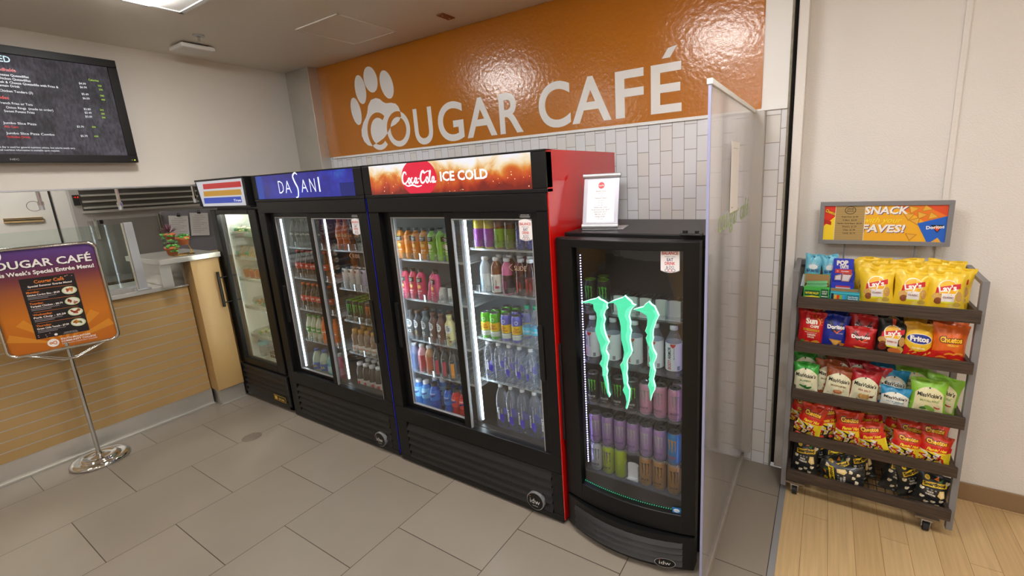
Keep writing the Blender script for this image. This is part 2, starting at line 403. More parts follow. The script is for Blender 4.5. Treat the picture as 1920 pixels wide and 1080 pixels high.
def art(prims, fn, eps=.0003, cut=0, mb=None, cuty=0):
    """fn(x, y, lift) -> 3D point; cut/cuty: slice so that the print can follow a curve"""
    mb = mb or MB()
    for d in prims:
        if not d['v']: continue
        v, f = d['v'], d['f']
        if cut or cuty:
            bm = bmesh.new(); bv = [bm.verts.new((p[0], p[1], 0)) for p in v]
            for q in f:
                try: bm.faces.new([bv[i] for i in q])
                except ValueError: pass
            for ax, stp in ((0, cut), (1, cuty)):
                if not stp: continue
                lo = min(p[ax] for p in v); hi = max(p[ax] for p in v); k = math.ceil(lo / stp + 1e-6)
                while k * stp < hi - 1e-6:
                    co = [0, 0, 0]; no = [0, 0, 0]; co[ax] = k * stp; no[ax] = 1
                    bmesh.ops.bisect_plane(bm, geom=bm.verts[:] + bm.edges[:] + bm.faces[:], dist=1e-7, plane_co=co, plane_no=no); k += 1
            bm.verts.index_update(); v = [(q.co.x, q.co.y) for q in bm.verts]; f = [tuple(q.index for q in fc.verts) for fc in bm.faces]; bm.free()
        mb.add([fn(p[0], p[1], d['L'] * eps) for p in v], f, d['m'], bool(cut or cuty))
    return mb
def f_front(y): return lambda a, b, l: (a, y - l, b)                  # faces -y
def f_right(x): return lambda a, b, l: (x + l, a, b)                  # faces +x, reads along +y
def f_cyl(r): return lambda a, b, l: ((r + l) * math.sin(a / r), -(r + l) * math.cos(a / r), b)

# ------------------------------------------------------------------ things
def tag(o, label, cat, group=None, kind=None):
    if label: o['label'] = label
    if cat: o['category'] = cat
    if group: o['group'] = group
    if kind: o['kind'] = kind
    return o
def thing(name, label, cat, loc=(0, 0, 0), rot=(0, 0, 0), group=None):
    o = bpy.data.objects.new(name, None); COL.objects.link(o); o.location = loc; o.rotation_euler = rot; o.empty_display_size = .1
    return tag(o, label, cat, group)
def struct(name, mb, bevel=0):
    o = mb.obj(name, bevel=bevel); o['kind'] = 'structure'; return o
class Kit:
    """A countable thing: its own mesh and the meshes of its parts; put() makes one more of it."""
    def __init__(s, name, cat, mb, parts=()):
        s.name = name; s.cat = cat; s.me = mb.mesh(name, True); s.parts = [(n, p.mesh(n, True)) for n, p in parts]
    def put(s, label, loc, rot=(0, 0, 0), group=None, scale=None):
        o = bpy.data.objects.new(s.name, s.me); COL.objects.link(o); o.location = loc; o.rotation_euler = rot
        if scale: o.scale = scale if hasattr(scale, '__len__') else (scale,) * 3
        for n, me in s.parts:
            c = bpy.data.objects.new(n, me); COL.objects.link(c); c.parent = o
        return tag(o, label, s.cat, group)
ORD = ['first', 'second', 'third', 'fourth', 'fifth', 'sixth', 'seventh', 'eighth', 'ninth', 'tenth']

# ================================================================== the setting
XL, YB, YR, ZC = -4.745, 2.87, 3.03, 3.05
struct('floor', MB().box(-9, -.13, -6, YB, -.1, 0, M_tile))
struct('floor_wood', MB().box(-.10, 5, -6, YR, -.1, 0, M_wood).box(-.135, -.10, 2.9, YR, -.1, -.001, M_black2))
struct('trim_1', MB().box(-.13, -.10, -6, 2.88, -.1, .003, M_alu))
struct('ceiling', MB().box(-9, 5, -6, YR + .2, ZC, ZC + .1, M_ceil))
struct('wall_back', MB().box(-4.8, -.215, YB, YB + .2, 0, 2.205, M_subway).box(-4.8, -.215, YB, YB + .2, 2.205, ZC, M_white))
struct('trim_2', MB().box(-4.30, -.345, YB - .012, YB, 2.186, 2.204, M_white).box(-.345, -.215, YB - .012, YB, 2.194, 2.210, M_white))
struct('wall_rear', MB().box(-9, 5, -6.1, -6, 0, ZC, M_wall))
struct('wall_far_right', MB().box(5, 5.1, -6, YR, 0, ZC, M_wall))
struct('wall_right', MB().box(-.137, 5, YR, YR + .2, 0, ZC, M_wallr))
struct('trim_3', MB().box(-.185, -.137, 2.88, YR + .1, 0, ZC, M_wallr), .004)                                 # jamb of the opening
struct('trim_4', MB().box(-.215, -.205, YB - .004, YR, 0, ZC, mat('worn_plaster', '#8b8577', .8, var=(30, .5))).box(-.205, -.185, 2.915, YR, 0, ZC, mat('shutter_track', '#17140f', .8, var=(40, .6))))
struct('trim_5', MB().box(.508, .534, YR - .012, YR, .1, ZC, M_wallr), .003)
struct('baseboard_right', MB().box(-.12, 5, YR - .012, YR, 0, .105, mat('brown_base', '#8d7254', .5)), .003)
struct('trim_6', MB().box(-4.8, -4.36, 2.765, YB, 0, ZC, M_satin), .003)                                     # steel corner column
struct('wall_left', MB().box(XL - .12, XL, -6, 2.77, 1.99, ZC, M_wall))
struct('trim_7', MB().box(XL - .125, XL + .004, -6, 2.77, 1.982, 1.992, M_alu))
# kitchen shell
struct('wall_kitchen', MB().box(-6.72, -6.6, -6, 2.87, 0, ZC, M_kwall).box(-6.6, -4.865, 2.87, 2.97, 0, ZC, M_kwall))
struct('trim_8', MB().box(-6.6, -6.592, 1.276, 1.29, 0, 2.6, M_rub))

# ceiling lamps: recessed troffers with a lit diffuser
def troffer(x, y, label):
    t = thing('ceiling_light', label, 'ceiling light', (x, y, ZC), group='square ceiling lights')
    h = .305
    m = MB()
    for a, b, c, d in ((-h, h, -h, -h + .025), (-h, h, h - .025, h), (-h, -h + .025, -h, h), (h - .025, h, -h, h)): m.box(a, b, c, d, -.014, -.001, M_white)
    m.obj('frame', t)
    lit = mat('lamp_diffuser', '#ffffff', .5, em=LAMP, emcol=(1, .975, .945))
    b = MB(); b.quadbox([(-.28, -.28, -.008), (.28, -.28, -.008), (.28, .28, -.008), (-.28, .28, -.008)], [(-.28, -.28, -.002), (.28, -.28, -.002), (.28, .28, -.002), (-.28, .28, -.002)], mat('lamp_reflector', '#f4f2ee', .4))
    b.obj('reflector', t)
    d = MB(); d.box(-.25, .25, -.12, .12, -.03, -.010, lit); d.obj('diffuser', t, bevel=.008)
    return t
troffer(-3.315, 1.205, 'lit square ceiling light, its corner cut by the top of the photo')
k = 0
for x, y in ((-.87, 1.205), (.38, .9), (2.6, 1.0), (-3.315, -1.6), (-.87, -1.6), (1.57, -1.6), (-2.0, -4.4), (1.57, -4.4)):
    troffer(x, y, 'lit square ceiling light over the shop floor'); k += 1
for x, y in ((-5.75, .55), (-5.75, -1.9)):
    o = troffer(x, y, 'lit square ceiling light over the kitchen'); o['group'] = 'kitchen ceiling lights'

# ceiling fittings
t = thing('access_point', 'white square wireless unit on the ceiling by the upper wall', 'access point', (-4.36, 1.835, ZC))
MB().box(-.115, .115, -.115, .115, -.045, -.012, M_white).obj('housing', t, bevel=.012)
MB().box(-.08, .08, -.08, .08, -.012, -.001, M_rub).obj('mount', t)
t = thing('sprinkler', 'small chrome sprinkler head on the ceiling above the wireless unit', 'sprinkler', (-4.05, 1.76, ZC))
MB().lathe([(0, -.001), (.035, -.001), (.035, -.006), (.012, -.012)], M_alu).obj('escutcheon', t)
MB().cyl((0, 0, -.01), (0, 0, -.045), .008, M_chrome).cyl((0, 0, -.045), (0, 0, -.049), .018, M_chrome).obj('sprinkler_head', t)
m = MB(); m.box(-3.41, -2.92, 2.13, 2.61, ZC - .006, ZC - .001, M_ceil)
for a in ((-3.42, -2.91, 2.12, 2.135), (-3.42, -2.91, 2.605, 2.62), (-3.42, -3.405, 2.12, 2.62), (-2.925, -2.91, 2.12, 2.62)): m.box(*a, ZC - .009, ZC - .001, M_ceil)
tag(m.obj('ceiling_hatch', bevel=.002), 'square access panel painted like the ceiling near the orange wall', 'hatch')
m = MB(); m.box(-2.435, -2.37, 2.565, 2.685, ZC - .008, ZC - .001, mat('rust_plate', '#8a4a20', .5))
for y in (2.59, 2.66): m.cyl((-2.40, y, ZC - .008), (-2.40, y, ZC - .012), .006, M_alu, 8)
tag(m.obj('ceiling_plate', bevel=.002), 'small rust-coloured cover plate screwed to the ceiling', 'cover plate')
m = MB(); m.lathe([(0, .004), (.062, .004), (.068, .001)], mat('drain_plate', '#6f6256', .6, var=(80, .3)), (-3.79, 1.462, 0), 28)
tag(m.obj('floor_drain', fix=True), 'round brown drain cover set in the grey floor tiles', 'floor drain')

# the painted sign: orange field with paw and lettering
sg = thing('painted_wall_sign', 'orange painted wall sign with a white paw and the cafe name', 'wall sign', (0, YB, 0))
MB().box(-4.36, -.345, -.006, 0, 2.205, ZC - .001, M_orange).obj('orange_field', sg)
W_ = mat('sign_white', '#e2dfdc', .3, bump=(38, .2, .004))
OR = M_orange
pad = [(-3.695, 2.56), (-3.668, 2.623), (-3.619, 2.666), (-3.551, 2.674), (-3.502, 2.66), (-3.457, 2.627), (-3.422, 2.613), (-3.36, 2.61), (-3.3, 2.595), (-3.269, 2.567), (-3.252, 2.526), (-3.247, 2.486), (-3.278, 2.449), (-3.332, 2.423), (-3.398, 2.408), (-3.459, 2.354), (-3.504, 2.324), (-3.575, 2.297), (-3.646, 2.277), (-3.69, 2.264), (-3.742, 2.276), (-3.79, 2.315), (-3.814, 2.369), (-3.809, 2.42), (-3.767, 2.484), (-3.725, 2.521)]
paw = [pg(pad, W_)]
for c in ((-3.747, 2.772, .128, .074, 1.72), (-3.590, 2.836, .115, .088, 1.95), (-3.386, 2.765, .125, .078, 1.92), (-3.850, 2.593, .126, .068, 1.78)):
    paw.append(el(c[0], c[1], c[2], c[3], W_, 1, c[4], 32))
def inside(p, poly):
    c = False; n = len(poly)
    for i in range(n):
        (x0, y0), (x1, y1) = poly[i - 1], poly[i]
        if (y0 > p[1]) != (y1 > p[1]) and p[0] < (x1 - x0) * (p[1] - y0) / (y1 - y0) + x0: c = not c
    return c
def counterchange(cx, cz, rx, rz, wd, a0, a1, nseg=150, nw=14):
    """curved letter stroke: white on the orange field, orange where it crosses the white paw pad"""
    d = {True: dict(v=[], f=[], m=OR, L=3), False: dict(v=[], f=[], m=W_, L=2)}
    for i in range(nseg):
        t0, t1 = (R(a0 + (a1 - a0) * (i + q) / nseg) for q in (0, 1))
        for j in range(nw):
            e0, e1 = (-wd / 2 + wd * (j + q) / nw for q in (0, 1))
            q = [(cx + (rx + e) * math.cos(t), cz + (rz + e) * math.sin(t)) for t, e in ((t0, e0), (t0, e1), (t1, e1), (t1, e0))]
            k = d[inside(((q[0][0] + q[2][0]) / 2, (q[0][1] + q[2][1]) / 2), pad)]
            n0 = len(k['v']); k['v'] += q; k['f'].append((n0, n0 + 1, n0 + 2, n0 + 3))
    return [d[True], d[False]]
paw += counterchange(-3.568, 2.386, .132, .142, .046, 48, 312) + counterchange(-3.302, 2.381, .126, .126, .048, 0, 360)
art(paw[:1] + paw[5:], f_front(-.006), .0006).obj('paw_pad_logo', sg)
for d in paw[1:5]: art([d], f_front(-.006), .0006).obj('paw_toe', sg)
let = []
for ch, x0, x1, h, y in (('U', -3.098, -2.878, .30, 2.235), ('G', -2.815, -2.535, .305, 2.235), ('A', -2.505, -2.203, .295, 2.24), ('R', -2.172, -1.957, .295, 2.24),
                         ('C', -1.815, -1.556, .305, 2.245), ('A', -1.545, -1.25, .295, 2.25), ('F', -1.221, -1.028, .292, 2.251), ('E', -.982, -.79, .290, 2.252)):
    let.append(tx(ch, (x0 + x1) / 2, y, h, W_, 3, w=x1 - x0, b=.018, res=8))
let.append(pg([(-.912, 2.560), (-.862, 2.560), (-.818, 2.622), (-.874, 2.614)], W_, 3))
for d in let: art([d], f_front(-.006), .0006).obj('letter', sg)

# ================================================================== counter, screen, kitchen
ct = thing('service_counter', 'tan slat-front service counter with steel top and steel kick plate', 'counter', (0, 0, 0))
m = MB(); m.box(-5.3, -4.765, -5, 1.60, .15, 1.125, M_tan)
for i in range(13):
    z0 = .1530 + i * .0757; m.box(-4.765, -4.75, -5, 1.595, z0, min(z0 + .0695, 1.125), M_tan)
m.obj('slat_front', ct)
m = MB()
for i in range(1, 13): m.box(-4.764, -4.7495, -5, 1.594, .152 + i * .0757 - .0058, .152 + i * .0757 + .0008, mat('slat_insert', '#b3b1ae', .35, .35))
m.obj('slat_inserts', ct)
MB().box(-4.79, -4.755, -5, 1.60, .001, .152, M_satin).box(-4.755, -4.735, -5, 1.60, .001, .014, M_satin).obj('kick_plate', ct)
MB().box(-5.35, -4.725, -5, 1.50, 1.128, 1.165, M_satin).obj('steel_top', ct, bevel=.004)
MB().box(-5.32, -4.735, 1.50, 1.602, 1.128, 1.140, M_satin).obj('steel_ledge', ct, bevel=.002)
e = thing('counter_end_cabinet', 'taller tan cabinet closing the counter beside the narrow cooler', 'cabinet', (0, 0, 0))
MB().box(-5.25, -4.62, 1.605, 1.815, .15, 1.352, M_tan).box(-5.25, -4.72, 1.815, 2.70, .15, 1.352, M_tan).obj('cabinet_body', e, bevel=.002)
MB().box(-5.2, -4.635, 1.62, 1.815, .001, .15, M_satin).box(-4.635, -4.615, 1.60, 1.815, .001, .014, M_satin).obj('kick_plate', e)
MB().box(-5.30, -4.765, 1.585, 1.604, 1.14, 1.352, M_steel).obj('splash_plate', e)
MB().box(-5.35, -4.60, 1.395, 1.832, 1.355, 1.398, M_satin).obj('steel_top', e, bevel=.003)
MB().box(-5.18, -4.66, 1.43, 1.47, 1.168, 1.354, M_satin).box(-4.67, -4.63, 1.395, 1.47, 1.168, 1.354, M_satin).obj('bracket', e)
# sneeze guard
g = thing('sneeze_guard', 'low clear glass guard on the counter held by a flat steel post', 'sneeze guard', (0, 0, 0))
MB().box(-4.757, -4.747, -2.2, 1.262, 1.21, 1.712, M_guard).obj('glass_pane', g)
MB().box(-4.758, -4.746, 1.262, 1.272, 1.166, 1.712, mat('glass_edge_clip', '#c8c2b0', .3, .6)).box(-4.765, -4.74, 1.275, 1.33, 1.166, 1.715, M_alu).box(-4.79, -4.71, 1.255, 1.345, 1.166, 1.178, M_alu).obj('post', g, bevel=.002)
MB().box(-4.77, -4.735, -2.2, 1.262, 1.195, 1.21, M_alu).obj('bottom_rail', g)
# hanging rods under the upper wall
for i, (y, z) in enumerate(((.88, 1.85), (1.30, 1.815), (1.805, 1.835))):
    t = thing('hanging_rod', ('chrome rod with a dangling wire loop hanging under the upper wall', 'chrome rod hanging in front of the steel louvres', 'chrome rod hanging beside the narrow cooler top')[i], 'rod', (-4.80, y, 1.98), group='chrome hanging rods')
    MB().cyl((0, 0, 0), (0, 0, z - 1.98 + .05), .011, M_chrome).obj('tube', t)
    MB().cyl((0, 0, z - 1.98 + .06), (0, 0, z - 1.98 + .035), .017, M_chrome).cyl((0, 0, z - 1.98 + .04), (0, 0, z - 1.98), .014, M_alu).obj('end_fitting', t)
    if i == 0: MB().tube([(0, -.0 - .05 * (1 - math.cos(a)) * .7, z - 1.98 + .03 + .035 * math.sin(a)) for a in [2 * PI * q / 16 for q in range(16)]], .0015, M_rub, 5, True).obj('wire_loop', t)
# kitchen
t = thing('reach_in_refrigerator', 'large steel two-door kitchen refrigerator with louvred top behind the counter', 'refrigerator', (-6.5, 0, 0))
MB().box(-.09, 0, 1.40, 2.85, .1, 2.2, mat('pale_fridge_frame', '#b3b0ac', .4, .5)).obj('cabinet_body', t)
m = MB()
m.box(0, .004, 1.47, 2.84, 1.80, 2.2, mat('louvre_dark', '#5a5751', .4, .7))
for i in range(4):
    z = 1.825 + i * .062; m.quadbox([(.004, 1.475, z), (.004, 2.84, z), (.004, 2.84, z + .016), (.004, 1.475, z + .016)], [(.02, 1.475, z - .004), (.02, 2.84, z - .004), (.02, 2.84, z + .010), (.02, 1.475, z + .010)], M_satin)
m.obj('louvre_panel', t)
MB().box(0, .03, 1.46, 2.84, 1.775, 1.80, M_satin).obj('valance', t)
MB().box(0, .035, 1.475, 2.035, .2, 1.70, M_steel_dark).obj('door', t, bevel=.004)
MB().box(0, .035, 2.075, 2.82, .2, 1.74, mat('reach_in_grey', '#8d8b92', .5, .25)).obj('door', t, bevel=.004)
for y in (1.52, 2.05): MB().box(.035, .06, y - .014, y + .014, 1.50, 1.72, M_steel).obj('handle', t, bevel=.003)
d = MB().box(0, .02, 1.415, 1.462, 1.86, 1.965, M_black2).obj('thermometer_display', t)
art([tx('-1.3', 1.438, 1.935, .016, EM('#ff2a1c', 2.5), 2, w=.036)], f_right(.02), .0006).obj('red_digits', d)
MB().box(.035, .04, 1.56, 1.585, 1.66, 1.70, M_black2).obj('lock_badge', t)
for i, (y, z) in enumerate(((2.215, 1.545), (2.42, 1.56))):
    c = thing('price_sheet', ('white sheet clipped to the refrigerator behind the potted plants', 'white sheet clipped to the refrigerator next to the narrow cooler')[i], 'paper sheet', (-6.455, y, z), (R(-6), 0, 0), group='clipped kitchen sheets')
    MB().box(0, .003, -.092, .092, -.135, .135, M_paper).obj('sheet', c)
    pr = [tx('Price Cost', 0, .10, .008, P('#55535a'), 2, w=.08)] + [rc(-.07, .08 - .022 * k, .07 - .03 * (k % 3), .083 - .022 * k, P('#8d8b92'), 2) for k in range(9)]
    art(pr, f_right(.003), .0004).obj('print', c)
    MB().box(-.004, .01, -.016, .016, .125, .143, M_black2).tube([(.004, -.008, .143), (.004, -.01, .158), (.004, 0, .165), (.004, .01, .158), (.004, .008, .143)], .003, M_black2, 6).obj('binder_clip', c)
m = MB(); m.box(0, .018, -.125, .125, -.022, .022, mat('knife_strip_wood', '#c3a472', .5))
m.box(.018, .021, -.125, .125, -.004, .005, M_rub).box(.018, .021, -.125, .125, .013, .018, M_rub)
tag(m.obj('knife_strip', loc=(-6.598, 1.07, 1.752), rot=(R(-2), 0, 0)), 'pale wooden magnetic knife strip on the white kitchen wall', 'knife strip')
t = thing('kitchen_work_table', 'dark kitchen work table with a steel edge behind the glass guard', 'table', (-6.0, 0, 0))
MB().box(-.25, .2, -3, 1.95, 1.11, 1.13, M_steel).obj('table_top', t)
MB().box(-.24, .18, -3, 1.93, .01, 1.109, M_black2).obj('cabinet_base', t)

# plant trio
t = thing('plant_holder', 'brass wire holder for three small pots on the steel counter top', 'plant holder', (-4.80, 1.615, 1.398))
brs = mat('brass_wire', '#b08a3e', .3, 1)
MB().tube([(-.04, -.07, .004), (.06, -.07, .004), (.06, .08, .004), (-.04, .08, .004)], .004, brs, 6, True).tube([(.03, .08, .004), (-.01, .05, .16), (-.01, -.03, .16), (.03, -.065, .004)], .004, brs, 6).obj('wire_stand', t)
terr = mat('terracotta', '#b8653c', .7)
for i, (x, y, z, s) in enumerate(((.03, -.055, .012, .85), (.035, .02, .075, .85), (-.01, -.035, .118, .70))):
    p = thing('potted_plant', ('trailing green succulent in the lowest little clay pot on the counter', 'green succulent in the middle clay pot hanging from the holder', 'dark purple spiky plant in the topmost little clay pot')[i], 'potted plant', (-4.80 + x * 1.3, 1.615 + y * 1.2, 1.398 + z * 1.15), group='little clay pots'); p.scale = (1.35,) * 3
    MB().lathe([(0, 0), (.028 * s, 0), (.036 * s, .042 * s), (.042 * s, .042 * s), (.043 * s, .062 * s), (.036 * s, .062 * s), (.034 * s, .052 * s), (0, .052 * s)], terr, n=20).obj('pot', p, fix=True)
    m = MB(); rnd = random.Random(i)
    if i == 2:
        for q in range(22):
            a = rnd.uniform(0, 2 * PI); el_ = rnd.uniform(.3, 1.35); L_ = rnd.uniform(.05, .075)
            tip = Vector((math.cos(a) * math.cos(el_), math.sin(a) * math.cos(el_), math.sin(el_))) * L_
            sd = Vector((-math.sin(a), math.cos(a), 0)) * .005; b0 = Vector((0, 0, .042)); md = b0 + tip * .55
            m.add([b0, md - sd, b0 + tip, md + sd, md + Vector((0, 0, .003))], [(0, 1, 4), (1, 2, 4), (2, 3, 4), (3, 0, 4)], P(rnd.choice(('#5a2436', '#6e3148', '#43202e')), .5))
    else:
        for q in range(70 if i == 0 else 45):
            a = rnd.uniform(0, 2 * PI); r_ = rnd.uniform(0, .032); h = .052 * s + rnd.uniform(0, .025) - r_ * .2
            c = (r_ * math.cos(a), r_ * math.sin(a), h)
            if i == 0 and q > 35: c = (.035 + rnd.uniform(-.012, .012), -.03 + rnd.uniform(-.02, .05), .14 - rnd.uniform(0, .12))
            m.sphere(c, rnd.uniform(.007, .011), P(rnd.choice(('#3c7a2a', '#4f9a38', '#2f6326', '#6aa84a')), .5), 6, (1, 1, .6))
        if i == 0:
            for q in range(8): m.sphere((rnd.uniform(-.012, .012), rnd.uniform(-.012, .012), .065 + rnd.uniform(0, .01)), .008, P('#5d2330', .5), 6)
    m.obj('foliage', p)

# menu screen
tv = thing('menu_screen', 'large black wall-mounted menu screen high on the cream upper wall', 'screen', (XL, 0, 0))
MB().box(.004, .05, .35, 1.2, 2.35, 2.75, M_black2).obj('wall_bracket', tv)
m = MB()
y0, y1, z0, z1, b = .115, 1.43, 2.172, 2.915, .053
for a in ((y0, y1, z1 - b, z1), (y0, y1, z0, z0 + b), (y0, y0 + b, z0 + b, z1 - b), (y1 - b, y1, z0 + b, z1 - b)): m.box(.05, .105, a[0], a[1], a[2], a[3], M_black)
m.box(.05, .07, y0 + b, y1 - b, z0 + b, z1 - b, M_black)
m.obj('bezel', tv, bevel=.003)
sc = bpy.data.objects.new('display_panel', MB().box(.07, .092, y0 + b, y1 - b, z0 + b, z1 - b, screen_art()).mesh('display_panel')); COL.objects.link(sc); sc.parent = tv
WH, RD, GR = EM('#f2f4f6', SCREEN), EM('#e8251f', SCREEN), EM('#b4e23a', SCREEN)
pr = []
def line_(s, y, z, h=.015, m=WH, al='L', w=None): pr.append(tx(s, y, z, h, m, 3, al, b=.006, sx=.86, w=w))
pr.append(tx('GRILLED', .90, 2.81, .04, EM('#bfe2f2', SCREEN), 3, 'R', sx=.8, b=.015))
line_('Handhelds', .911, 2.753, .021, RD, 'R')
for s, y, z in (('Cheese Quesadillas', .962, 2.723), ('Chicken Quesadillas', .966, 2.70), ('Steak & Cheese Quesadilla with Fries &', 1.092, 2.677), ('Fountain Drink', .909, 2.655), ('Chicken Tenders (3)', .961, 2.622)): line_(s, y, z, .015, WH, 'R')
line_('Sides', .846, 2.576, .021, RD, 'R')
for s, y, z in (('French Fries or Tots', .945, 2.545), ('Onion Rings  (made to order)', 1.036, 2.518), ('Sweet Potato Fries', .944, 2.494)): line_(s, y, z, .015, WH, 'R')
for s, z, m, w_ in (('Jumbo Slice Pizza', 2.419, WH, .148), ('Ala Cart', 2.395, RD, None), ('Jumbo Slice Pizza Combo', 2.354, WH, .22), ('Includes Drink', 2.331, RD, None)): line_(s, .79, z, .015, m, 'L', w_)
pr.append(tx('2,000 calories a day is used for general nutrition advice, but calorie needs vary.', 1.096, 2.266, .012, WH, 3, 'R', sx=.82, b=.004))
pr.append(tx('Additional nutrition information is available upon request.', 1.015, 2.247, .012, WH, 3, 'R', sx=.82, b=.004))
for s, y, z in (('$4.99', 1.203, 2.719), ('$6.99', 1.203, 2.694), ('$5.49', 1.203, 2.647), ('$6.09', 1.203, 2.618), ('$2.89', 1.194, 2.543), ('$3.49', 1.194, 2.518), ('$3.09', 1.192, 2.491), ('$3.79', 1.134, 2.417), ('$5.79', 1.141, 2.353)): line_(s, y, z, .014)
for s, y, z in (('320', 1.302, 2.717), ('370', 1.303, 2.69), ('580', 1.302, 2.648), ('440', 1.302, 2.62), ('270', 1.28, 2.545), ('280', 1.281, 2.519), ('340', 1.28, 2.492), ('390', 1.213, 2.42), ('620', 1.214, 2.355)): line_(s, y, z, .012, GR)
line_('Calories', 1.258, 2.751, .014, GR)
art(pr, f_right(.092), .0006).obj('lettering', sc)
art([tx('NEC', .792, 2.186, .012, P('#b9b9bb'), 2, sx=1.3), el(1.408, 2.190, .004, .004, EM('#d8e84a', 2), 2), rc(1.388, 2.186, 1.398, 2.194, P('#5f7a35'), 2)], f_right(.105), .0006).obj('maker_mark', tv)

# ================================================================== pole-mounted menu sign
SA = R(17)
sn = thing('menu_sign_stand', 'chrome pole sign stand with an orange and purple menu poster', 'sign stand', (-4.53, .765, 0), (0, 0, -SA))
# local axes: +x faces the shop, y runs along the poster
MB().lathe([(0, .052), (.020, .052), (.028, .044), (.075, .040), (.088, .046), (.100, .046), (.110, .036), (.114, .026), (.122, .024), (.134, .032), (.148, .032), (.160, .024), (.167, .011), (.164, .001), (0, .001)], M_chrome, n=40).obj('base', sn, fix=True)
MB().cyl((0, 0, .045), (0, 0, .93), .013, M_chrome, 16).cyl((0, 0, .04), (0, 0, .065), .018, M_chrome, 16).cyl((0, 0, .88), (0, 0, .935), .016, M_chrome, 16).obj('pole', sn)
MB().tube([(.02, -.20, .895), (.02, -.03, .815), (.02, .035, .815), (.02, .20, .895)], .006, M_chrome, 8).tube([(-.03, -.20, .895), (-.03, -.03, .815), (-.03, .035, .815), (-.03, .20, .895)], .006, M_chrome, 8).obj('bracket_arms', sn)
def rrect(hw, z0, z1, r, n=7):
    p = []
    for cx, cz, a0 in ((hw - r, z1 - r, 0), (-hw + r, z1 - r, 90), (-hw + r, z0 + r, 180), (hw - r, z0 + r, 270)):
        for i in range(n): a = R(a0 + 90 * i / (n - 1)); p.append((cx + r * math.cos(a), cz + r * math.sin(a)))
    return p
fr = MB(); out = rrect(.278, .885, 1.622, .055); inn = rrect(.258, .905, 1.602, .04)
n = len(out)
vs = [(.022, a, b) for a, b in out] + [(.022, a, b) for a, b in inn] + [(-.016, a, b) for a, b in out] + [(-.016, a, b) for a, b in inn] + [(.03, (a + c) / 2, (b + d) / 2) for (a, b), (c, d) in zip(out, inn)]
fs = []
for i in range(n):
    j = (i + 1) % n
    fs += [(i, j, 4 * n + j, 4 * n + i), (4 * n + i, 4 * n + j, n + j, n + i), (i, 2 * n + i, 2 * n + j, j), (n + i, n + j, 3 * n + j, 3 * n + i), (2 * n + i, 3 * n + i, 3 * n + j, 2 * n + j)]
fr.add(vs, fs, M_chrome, True); fr.obj('frame', sn, fix=True)
po = MB().prism([(a, b - .885) for a, b in rrect(.259, .904, 1.603, .04)], 0, -.01, .012, poster_art()).obj('poster', sn, loc=(0, 0, .885))
rays = []
for a in (-68, -42, -14, 14, 42, 68):
    d0, d1 = R(a - 6), R(a + 6); q = .17
    rays.append(pg([(.0 + .05 * math.sin(d0), .05 + .03 * math.cos(d0)), (.05 * math.sin(d1), .05 + .03 * math.cos(d1)), (.27 * math.sin(d1), .05 + .25 * math.cos(d1)), (.27 * math.sin(d0), .05 + .25 * math.cos(d0))], P('#cf8428', .25), 1))
dk = P('#17161d', .3); wt = P('#efeae6', .3); og = P('#d4762a', .3)
pr = rays + [tx('COUGAR CAFÉ', .235, .595, .052, dk, 2, 'R', w=.50, b=.03), tx('COUGAR CAFÉ', .232, .598, .052, wt, 3, 'R', w=.50, b=.022)]
pr += [el(-.222, .70, .018, .034, wt, 2, .2), el(-.188, .685, .018, .034, wt, 2, -.2), el(-.245, .66, .014, .028, wt, 2, .4)]
pr += [tx("This Week's Special Entrée Menu!", .237, .548, .027, dk, 2, 'R', w=.475, b=.035), tx("This Week's Special Entrée Menu!", .235, .55, .027, wt, 3, 'R', w=.475, b=.03)]
pr += [rc(-.128, .105, .128, .525, dk, 2)]
pr += [tx('Cougar Café', .005, .487, .022, og, 3, w=.14, b=.03), tx('Special Summer Entrée Menu!', .005, .463, .0125, wt, 3, w=.205, b=.025)]
for i, (d, t_, p_) in enumerate((('Monday:', 'Chicken Cordon Bleu', '$9.59'), ('Tuesday:', 'Teriyaki Chicken', '$8.79'), ('Wednesday:', 'Pork Chop', '$9.29'), ('Thursday:', 'Green Chile Tamale', '$7.59'))):
    z = .418 - i * .078
    pr += [rc(-.105, z + .028, .105, z + .030, og, 3), tx(d, -.112, z + .005, .0135, og, 3, 'L', sx=.95, b=.03), tx(t_ + ' - ' + p_, -.112, z - .014, .0115, wt, 3, 'L', w=.15, b=.03)]
    pr += [rc(-.112, z - .026, .02, z - .022, P('#8e8a90', .3), 3), rc(-.112, z - .036, -.02, z - .032, P('#8e8a90', .3), 3)]
    pr += [el(.085, z - .008, .037, .028, P('#c9d3a4', .3), 3), el(.085, z - .008, .030, .022, P('#e6e2da', .3), 4)]
    rnd = random.Random(i)
    for q in range(7): pr.append(el(.085 + rnd.uniform(-.018, .018), z - .008 + rnd.uniform(-.011, .011), .011, .006, P((('#d98a4a', '#c9603a', '#e0a860'), ('#9a3d22', '#b85a30', '#e8e0cc'), ('#b5542e', '#8e3a20', '#c87848'), ('#d8a040', '#5f7a35', '#b86a2a'))[i][q % 3], .3), 5, rnd.uniform(0, 3)))
for q in range(10): pr.append(el(random.uniform(.05, .12) if q < 5 else random.uniform(-.12, -.06), random.uniform(.50, .52) if q < 5 else random.uniform(.112, .135), .003, .0025, P('#d39a86', .3), 3))
pr += [el(-.035, .118, .008, .008, wt, 3), tx('SOUTH MOUNTAIN', .035, .119, .005, wt, 3), tx('COMMUNITY COLLEGE', .035, .111, .005, wt, 3)]
pr += [el(-.058, .062, .028, .028, wt, 2), st([(-.058 + .016 * math.cos(a), .062 + .014 * math.sin(2 * a) * .6 + .004 * math.sin(a)) for a in [2 * PI * k / 16 for k in range(16)]], .005, og, 3, True, 2)]
